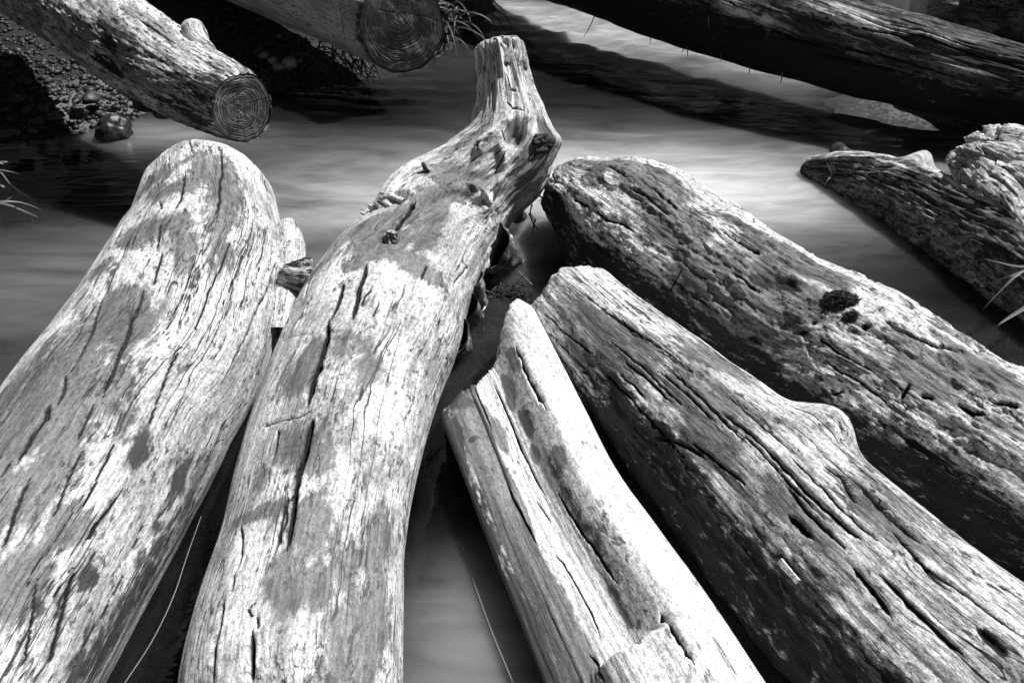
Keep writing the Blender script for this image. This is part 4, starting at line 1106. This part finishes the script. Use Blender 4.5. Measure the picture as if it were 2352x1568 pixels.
# ------------------------------------------------------------------ water surface, now that the root spurs are known
for t in ROOT_TIPS:
    d = np.hypot(water_q[:, 0] - t[0], water_q[:, 1] - t[1])
    water_z += 0.006 * np.exp(-(d / 0.045) ** 2)
water = mesh_obj('water', np.stack([water_q[:, 0], water_q[:, 1], water_z], 1), water_F, water_mat(), None, dict(silt_shade=np.clip(water_silt_shade, 0, 1)))
tag(water, kind='structure')

M_FOAM = NB('foam_white').bsdf(0.75, 0.6)
for k, (pts, nm) in enumerate([([(1150, 618), (1178, 611), (1196, 604), (1203, 597)], 'upper'), ([(1092, 722), (1108, 714), (1114, 704), (1110, 697)], 'middle'), ([(1040, 826), (1058, 812), (1076, 804), (1082, 796)], 'lower')]):
    P = [at(x, y, .004) for x, y in pts]
    o = stub_mesh('foam_line', P, [.0012, .0022, .0035, .0016], M_FOAM, None, 8, .006, .2, k, 80)
    tag(o, 'thin white foam line curling round the %s root spur of the crooked log' % nm, 'foam', 'foam lines at the root spurs')

# ------------------------------------------------------------------ stones, gravel
def stone_mat(name, lo, hi, rough=0.45):
    b = NB(name)
    tc = b.n('ShaderNodeTexCoord').outputs['Object']
    oi = b.n('ShaderNodeObjectInfo').outputs['Random']
    n = b.noise(tc, 30, 5, 0.6); n2 = b.noise(tc, 220, 3, 0.5)
    col = b.mix(b.ss(n, 0.35, 0.65), lo, hi)
    col = b.math('MULTIPLY', col, b.mix(oi, 0.6, 1.4))
    col = b.math('MULTIPLY', col, b.mix(b.ss(n2, 0.35, 0.6), 0.6, 1.15))
    return b.bsdf(col, rough, b.bump(b.math('ADD', n, b.math('MULTIPLY', n2, .4)), 0.6, 0.006), 0.5)
M_PEB = stone_mat('pebble_grey', 0.08, 0.24, 0.4)
M_GRAV = stone_mat('gravel_wet', 0.014, 0.05, 0.5)
M_DARKST = stone_mat('stone_wet_black', 0.015, 0.05, 0.35)
def ico(level=2):
    import bmesh
    bm = bmesh.new(); bmesh.ops.create_icosphere(bm, subdivisions=level, radius=1.0)
    V = np.array([v.co[:] for v in bm.verts]); F = np.array([[v.index for v in f.verts] for f in bm.faces]); bm.free()
    return V, F
IV1, IF1 = ico(1); IV2, IF2 = ico(2); IV4, IF4 = ico(4)
def rock(V, sz, seed, amp=.25):
    D_ = V * (1 + amp * fbm(V * 1.3 + seed * 3.7, 3, seed))[:, None]
    a = rng.uniform(0, 6.28); c, s_ = math.cos(a), math.sin(a)
    D_ = D_ * np.array(sz)
    return np.stack([D_[:, 0] * c - D_[:, 1] * s_, D_[:, 0] * s_ + D_[:, 1] * c, D_[:, 2]], 1)
def scatter_region(poly_fn, n, size, seed):
    VV = []; FF = []; off = 0; r = np.random.default_rng(seed)
    pts = poly_fn(n, r)
    zz = ground_z(pts)
    for k in range(len(pts)):
        if zz[k] < -0.01: continue
        s_ = size[0] * (size[1] / size[0]) ** (r.random() ** 2.2)
        v = rock(IV1, (s_ * r.uniform(.8, 1.4), s_ * r.uniform(.7, 1.1), s_ * r.uniform(.5, .8)), int(r.integers(1000)), .3)
        VV.append(v + np.array([pts[k, 0], pts[k, 1], zz[k] + s_ * .15])); FF.append(IF1 + off); off += len(IV1)
    return np.vstack(VV), np.vstack(FF)
def px_poly(quad):
    Q = np.array([at(x, y, .05)[:2] for x, y in quad])
    def fn(n, r):
        a = r.random((n, 1)); b_ = r.random((n, 1))
        return (Q[0] * (1 - a) + Q[1] * a) * (1 - b_) + (Q[3] * (1 - a) + Q[2] * a) * b_
    return fn
parts_V = []; parts_F = []; off = 0
for quad, n, sz, sd in [([(-250, 180), (290, 190), (330, 262), (-250, 350)], 2200, (.006, .03), 1), ([(380, 0), (640, 60), (700, 205), (560, 200)], 1600, (.006, .022), 2),
                        ([(-260, 40), (120, 110), (290, 195), (-260, 185)], 1500, (.006, .025), 5), ([(250, -120), (560, -80), (660, 60), (380, 10)], 900, (.006, .022), 3), ([(640, 60), (860, 150), (900, 190), (690, 205)], 500, (.005, .018), 4)]:
    v, f = scatter_region(px_poly(quad), n, sz, sd)
    parts_V.append(v); parts_F.append(f + off); off += len(v)
gv = np.vstack(parts_V); gf = np.vstack(parts_F)
gravel = mesh_obj('gravel', gv, gf, M_GRAV, None)
tag(gravel, 'wet dark gravel covering the bank beneath the sawn logs', 'gravel', kind='stuff')

ORD = ['first', 'second', 'third', 'fourth', 'fifth', 'sixth', 'seventh', 'eighth', 'ninth', 'tenth', 'eleventh', 'twelfth', 'thirteenth', 'fourteenth', 'fifteenth', 'sixteenth']
PEB = []; WET = []
for k, (x, y, s_) in enumerate([(568, 108, .030), (605, 112, .026), (607, 128, .034), (664, 146, .052), (627, 140, .034), (640, 154, .034), (536, 82, .02), (579, 82, .02), (640, 88, .036), (595, 70, .016), (690, 140, .016), (560, 92, .018), (523, 84, .02), (620, 100, .02)]):
    p = at(x, y, .1); p = at(x, y, float(ground_z(p[:2])[0])); p = at(x, y, float(ground_z(p[:2])[0]) + .3 * s_)
    o = mesh_obj('pebble', rock(IV2, (s_, s_ * .85, s_ * .7), k + 3, .2), IF2, M_PEB); o.location = p
    PEB.append((x, o))
for k, (x, y, s_) in enumerate([(121, 268, .055), (136, 262, .04), (182, 262, .055), (172, 248, .03), (176, 232, .03), (210, 224, .065), (268, 246, .035), (60, 255, .035), (100, 250, .035), (30, 305, .04), (8, 312, .05), (75, 300, .03), (150, 190, .04), (40, 230, .045), (128, 235, .03), (84, 280, .04)]):
    p = at(x, y, .1); p = at(x, y, float(ground_z(p[:2])[0])); p = at(x, y, float(ground_z(p[:2])[0]) + .3 * s_)
    o = mesh_obj('pebble', rock(IV2, (s_ * .95, s_ * .62, s_ * .42), k + 43, .75), IF2, M_GRAV); o.location = p
    WET.append((x, o))
for lst, lab, cat_, grp in ((PEB, '%s pale rounded pebble from the left in the dark gravel between the sawn logs', 'pebble', 'pale pebbles between the sawn logs'), (WET, '%s wet dark stone from the left on the bank below the mottled sawn log', 'stone', 'wet stones on the left bank')):
    for k, (x, o) in enumerate(sorted(lst, key=lambda t: t[0])): tag(o, lab % ORD[k], cat_, grp)
p = at(262, 300, .03)
v = rock(IV4, (.085, .075, .075), 91, .3); v += .012 * (v / .08) * fbm(v * 40, 4, 9)[:, None]
o = mesh_obj('stone', v, IF4, M_DARKST); o.location = p
tag(o, 'black wet stone standing in the shallow edge below the mottled sawn log', 'stone')
p = at(1935, 356, .004)
v = rock(IV4, (.1, .05, .038), 92, .2); v += .004 * (v / .08) * fbm(v * 40, 4, 9)[:, None]
o = mesh_obj('stone', v, IF4, M_DARKST); o.location = p
tag(o, 'flat black stone barely breaking the water behind the bark wedge tip', 'stone')

# ------------------------------------------------------------------ moss clump, debris, chips
def moss_mat():
    b = NB('moss_dark'); tc = b.n('ShaderNodeTexCoord').outputs['Object']
    n = b.noise(tc, 90, 4, .6)
    return b.bsdf(b.mix(b.ss(n, .35, .7), 0.012, 0.07), .8, b.bump(n, .8, .01), .2)
M_MOSS = moss_mat()
def surf_point(log, reg, p):
    th, u = log.find(reg, p)
    k = int(np.argmin((log.TH - th) ** 2 * .05 + (log.U - u) ** 2))
    return log.pos()[k], log.RD[k], log.A[k]
def clump(name, c, n, spread, nrm, seed, leaf=.012, parent=None):
    r = np.random.default_rng(seed); VV = []; FF = []; off = 0
    t1 = np.cross(nrm, [0.3, .8, .2]); t1 /= np.linalg.norm(t1); t2 = np.cross(nrm, t1)
    for k in range(n):
        g = r.normal(size=2) * .5; rr = math.hypot(*g)
        if rr > 1.1: continue
        h = spread[2] * (1 - .7 * rr) * r.random()
        p = c + t1 * g[0] * spread[0] + t2 * g[1] * spread[1] + nrm * h
        s_ = leaf * r.uniform(.5, 1.2)
        v = IV1 * (s_ * np.array([1, .22, .15])) * (1 + .5 * r.normal(size=(len(IV1), 1)).clip(-1, 1))
        qx, _ = np.linalg.qr(r.normal(size=(3, 3))); v = v @ qx
        VV.append(v + p); FF.append(IF1 + off); off += len(IV1)
    return mesh_obj(name, np.vstack(VV), np.vstack(FF), M_MOSS, parent, smooth=True)
pc, nn, _ = surf_point(E, 'f', (1190, 520))
o = clump('moss_clump', pc, 1900, (.038, .026, .018), nn, 5, .009)
tag(o, 'dark crumbly moss clump sitting on the flaky grey log', 'moss')
pc, nn, _ = surf_point(E, 'f', (1255, 610))
o = clump('moss_clump', pc, 420, (.02, .018, .012), nn, 6, .005)
tag(o, 'tiny moss tuft just below the large moss clump on the flaky log', 'moss')
# twigs and leaf litter caught between the logs
pc = at(1165, 672, .005)
dr = empty('driftwood_debris', pc)
o = clump('leaf_litter', pc, 260, (.09, .045, .014), np.array([0, 0, 1.0]), 8, .013, dr)
for k in range(10):
    r = random.Random(k); a_ = pc + np.array([r.uniform(-.1, .1), r.uniform(-.05, .05), r.uniform(0, .02)])
    d = np.array([r.uniform(-.06, .06), r.uniform(-.03, .05), r.uniform(0, .05)])
    stub_mesh('twig', [a_, a_ + d * .5, a_ + d], [.003, .0025, .0015], M_H, dr, 6, .02, .1, k)
tag(dr, 'small dark tangle of twigs and leaves caught in the gap above the pointed log', 'debris')
# wood chip lying on the ribbed log
pc, nn, aa = surf_point(D, 'i', (860, 850))
t2 = np.cross(nn, aa)
bxv = []
for (l, w_, h_) in [(-1, -1, 0), (1, -.8, 0), (1, .8, 0), (-1, 1, 0), (-1, -1, 1), (1, -.7, 1), (1, .9, 1), (-1, 1, 1)]:
    bxv.append(pc + nn * (.008 + .008 * h_ + .004 * l) + aa * l * .027 + t2 * w_ * .0065)
M_CHIP = wood_mat('wood_chip_fresh', .8, .6, .2, (.5, .8), 20, fleck=0, crack_amt=0)
bxv = np.array(bxv)
o = mesh_obj('wood_chip', bxv, [(0, 3, 2, 1), (4, 5, 6, 7), (0, 1, 5, 4), (1, 2, 6, 5), (2, 3, 7, 6), (3, 0, 4, 7)], M_CHIP, None, dict(gc=bxv, crk=np.zeros(8), stn=np.zeros(8), drk=np.zeros(8)), smooth=False)
tag(o, 'pale wood chip lying on the dark flank of the ribbed log', 'wood chip')

# ------------------------------------------------------------------ grass
def grass_mat(name, v):
    b = NB(name); oi = b.n('ShaderNodeObjectInfo').outputs['Random']
    return b.bsdf(b.math('MULTIPLY', v, b.mix(oi, .7, 1.25)), .55, None, .4)
M_GR = grass_mat('grass_pale', .14); M_GRD = grass_mat('grass_dim', .035); M_STRAW = grass_mat('straw', .25)
def blade(name, pts, w, mat, parent):
    """grass blade: folded strip with thickness, along 3-D points"""
    dense, arc = catmull(np.hstack([np.array(pts, float), np.zeros((len(pts), 1))]), 0)
    n = 12; u = np.linspace(0, arc[-1], n); C_ = np.stack([np.interp(u, arc, dense[:, k]) for k in range(3)], 1)
    T = np.gradient(C_, axis=0); T /= np.linalg.norm(T, axis=1)[:, None]
    S = np.cross(T, np.array([0.1, -.6, .8])); S /= np.linalg.norm(S, axis=1)[:, None] + 1e-9
    N_ = np.cross(S, T)
    ww = w * np.minimum(1, .5 + 2 * np.linspace(0, 1, n)) * (1 - np.linspace(0, 1, n) ** 2.5) + .0003
    V = np.vstack([C_ - S * ww[:, None] + N_ * ww[:, None] * .35, C_ - N_ * ww[:, None] * .15, C_ + S * ww[:, None] + N_ * ww[:, None] * .35])
    F_ = [];
    for i in range(n - 1):
        for l in (0, 1): F_.append((l * n + i, l * n + i + 1, (l + 1) * n + i + 1, (l + 1) * n + i))
    return mesh_obj(name, V, F_, mat, parent)
def tuft(label, base, blades, w, mat, group=None, name='grass_tuft'):
    e = empty(name, base)
    for b_ in blades: blade('blade', b_, w, mat, e)
    return tag(e, label, 'grass', group)
def pxb(*pts): return [at(x, y, z) for x, y, z in pts]
tuft('pale grass blades drooping over the water at the left edge', at(-60, 400, 0), [
    pxb((-60, 355, .02), (20, 340, .1), (98, 338, .08)), pxb((-60, 380, .02), (0, 372, .09), (58, 374, .05)), pxb((-60, 370, .02), (-10, 372, .12), (24, 384, .06)),
    pxb((-60, 392, .02), (0, 390, .10), (45, 400, .06)), pxb((-60, 390, .02), (0, 395, .14), (30, 430, .09), (72, 455, .01)), pxb((-50, 420, .02), (0, 425, .1), (22, 440, .02)),
    pxb((-70, 470, .02), (0, 463, .1), (50, 465, .07), (95, 482, .02)), pxb((-70, 475, .02), (0, 466, .08), (45, 480, .05), (90, 500, .01)), pxb((-60, 470, .02), (0, 468, .06), (28, 450, .08))], .007, M_GR, 'grass tufts at the water edge')
tuft('long pale grass blades arching over the bark-covered log at the right edge', at(2420, 600, .1), [
    pxb((2420, 600, .12), (2352, 622, .2), (2300, 640, .18), (2258, 655, .14)), pxb((2420, 602, .12), (2345, 625, .2), (2300, 665, .16), (2256, 712, .1)), pxb((2420, 590, .12), (2352, 612, .18), (2265, 595, .2)),
    pxb((2380, 690, .1), (2300, 740, .14), (2280, 760, .1))], .007, M_GR, 'grass tufts at the water edge')
bs, _, _ = surf_point(I, 'D', (1912, 418))
tuft('short grass sprig growing at the tip of the bark-covered log', bs, [
    [bs, bs + np.array([-.02, 0, .05]), bs + np.array([-.05, .01, .09])], [bs, bs + np.array([-.01, 0, .06]), bs + np.array([-.03, .01, .13])], [bs, bs + np.array([-.03, -.02, .03]), bs + np.array([-.05, -.04, -.005])]], .004, M_GR, 'grass tufts at the water edge')
tuft('tiny grass sprig between the bark-covered log and the furrowed root', at(2355, 420, .1), [
    pxb((2215, 420, .1), (2211, 400, .16), (2208, 385, .2)), pxb((2218, 420, .1), (2220, 402, .16), (2224, 390, .2)), pxb((2213, 420, .1), (2206, 405, .15), (2202, 396, .18)), pxb((2220, 420, .1), (2230, 405, .15), (2240, 396, .18))], .0025, M_GR, 'grass tufts at the water edge')
def bush(label, quad, n, seed, lo, hi, mat, w):
    r = random.Random(seed); Q = [at(x, y, 0.03) for x, y in quad]
    b0 = sum(Q) / len(Q); e = empty('grass_tuft', b0)
    for k in range(n):
        a, b_ = r.random(), r.random()
        p = (Q[0] * (1 - a) + Q[1] * a) * (1 - b_) + (Q[3] * (1 - a) + Q[2] * a) * b_
        L_ = r.uniform(lo, hi); az = r.uniform(0, 6.28); d = np.array([math.cos(az), math.sin(az) * .7 - .3, 0])
        blade('blade', [p, p + d * L_ * .35 + np.array([0, 0, L_ * .5]), p + d * L_ * .8 + np.array([0, 0, L_ * .45]), p + d * L_ * 1.1 + np.array([0, 0, L_ * .12])], w, mat, e)
    return tag(e, label, 'grass', 'grass tufts at the water edge')
bush('dim grass tuft hanging right of the large ringed sawn end', [(985, 70), (1060, 30), (1090, 60), (1000, 135)], 60, 3, .15, .4, M_GRD, .008)
bush('dim grass and debris on the bank beneath the large sawn log', [(690, 120), (820, 160), (860, 185), (720, 175)], 36, 4, .1, .28, M_GRD, .006)
bush('sparse dim grass on the gravel at the top between the sawn logs', [(480, -20), (600, -10), (610, 60), (500, 40)], 14, 5, .12, .3, M_GRD, .006)
# two long straw stems floating in the gaps
e = empty('straw_stem', at(360, 1430, 0.01))
stub_mesh('stem', [at(462, 1185, .01), at(430, 1275, .02), at(398, 1370, .03), at(350, 1470, .02), at(285, 1570, .02)], [.0008, .001, .0012, .0012, .0012], M_STRAW, e, 8, .02, .1, 1)
tag(e, 'long thin straw stem in the dark gap between the two left logs', 'straw')
e = empty('straw_stem', at(1120, 1430, 0.01))
stub_mesh('stem', [at(1063, 1255, .01), at(1090, 1340, .01), at(1130, 1450, .02), at(1180, 1570, .02)], [.0004, .0007, .0009, .001], M_STRAW, e, 8, .02, .1, 2)
tag(e, 'thin straw stem floating beside the dark side of the split log', 'straw')
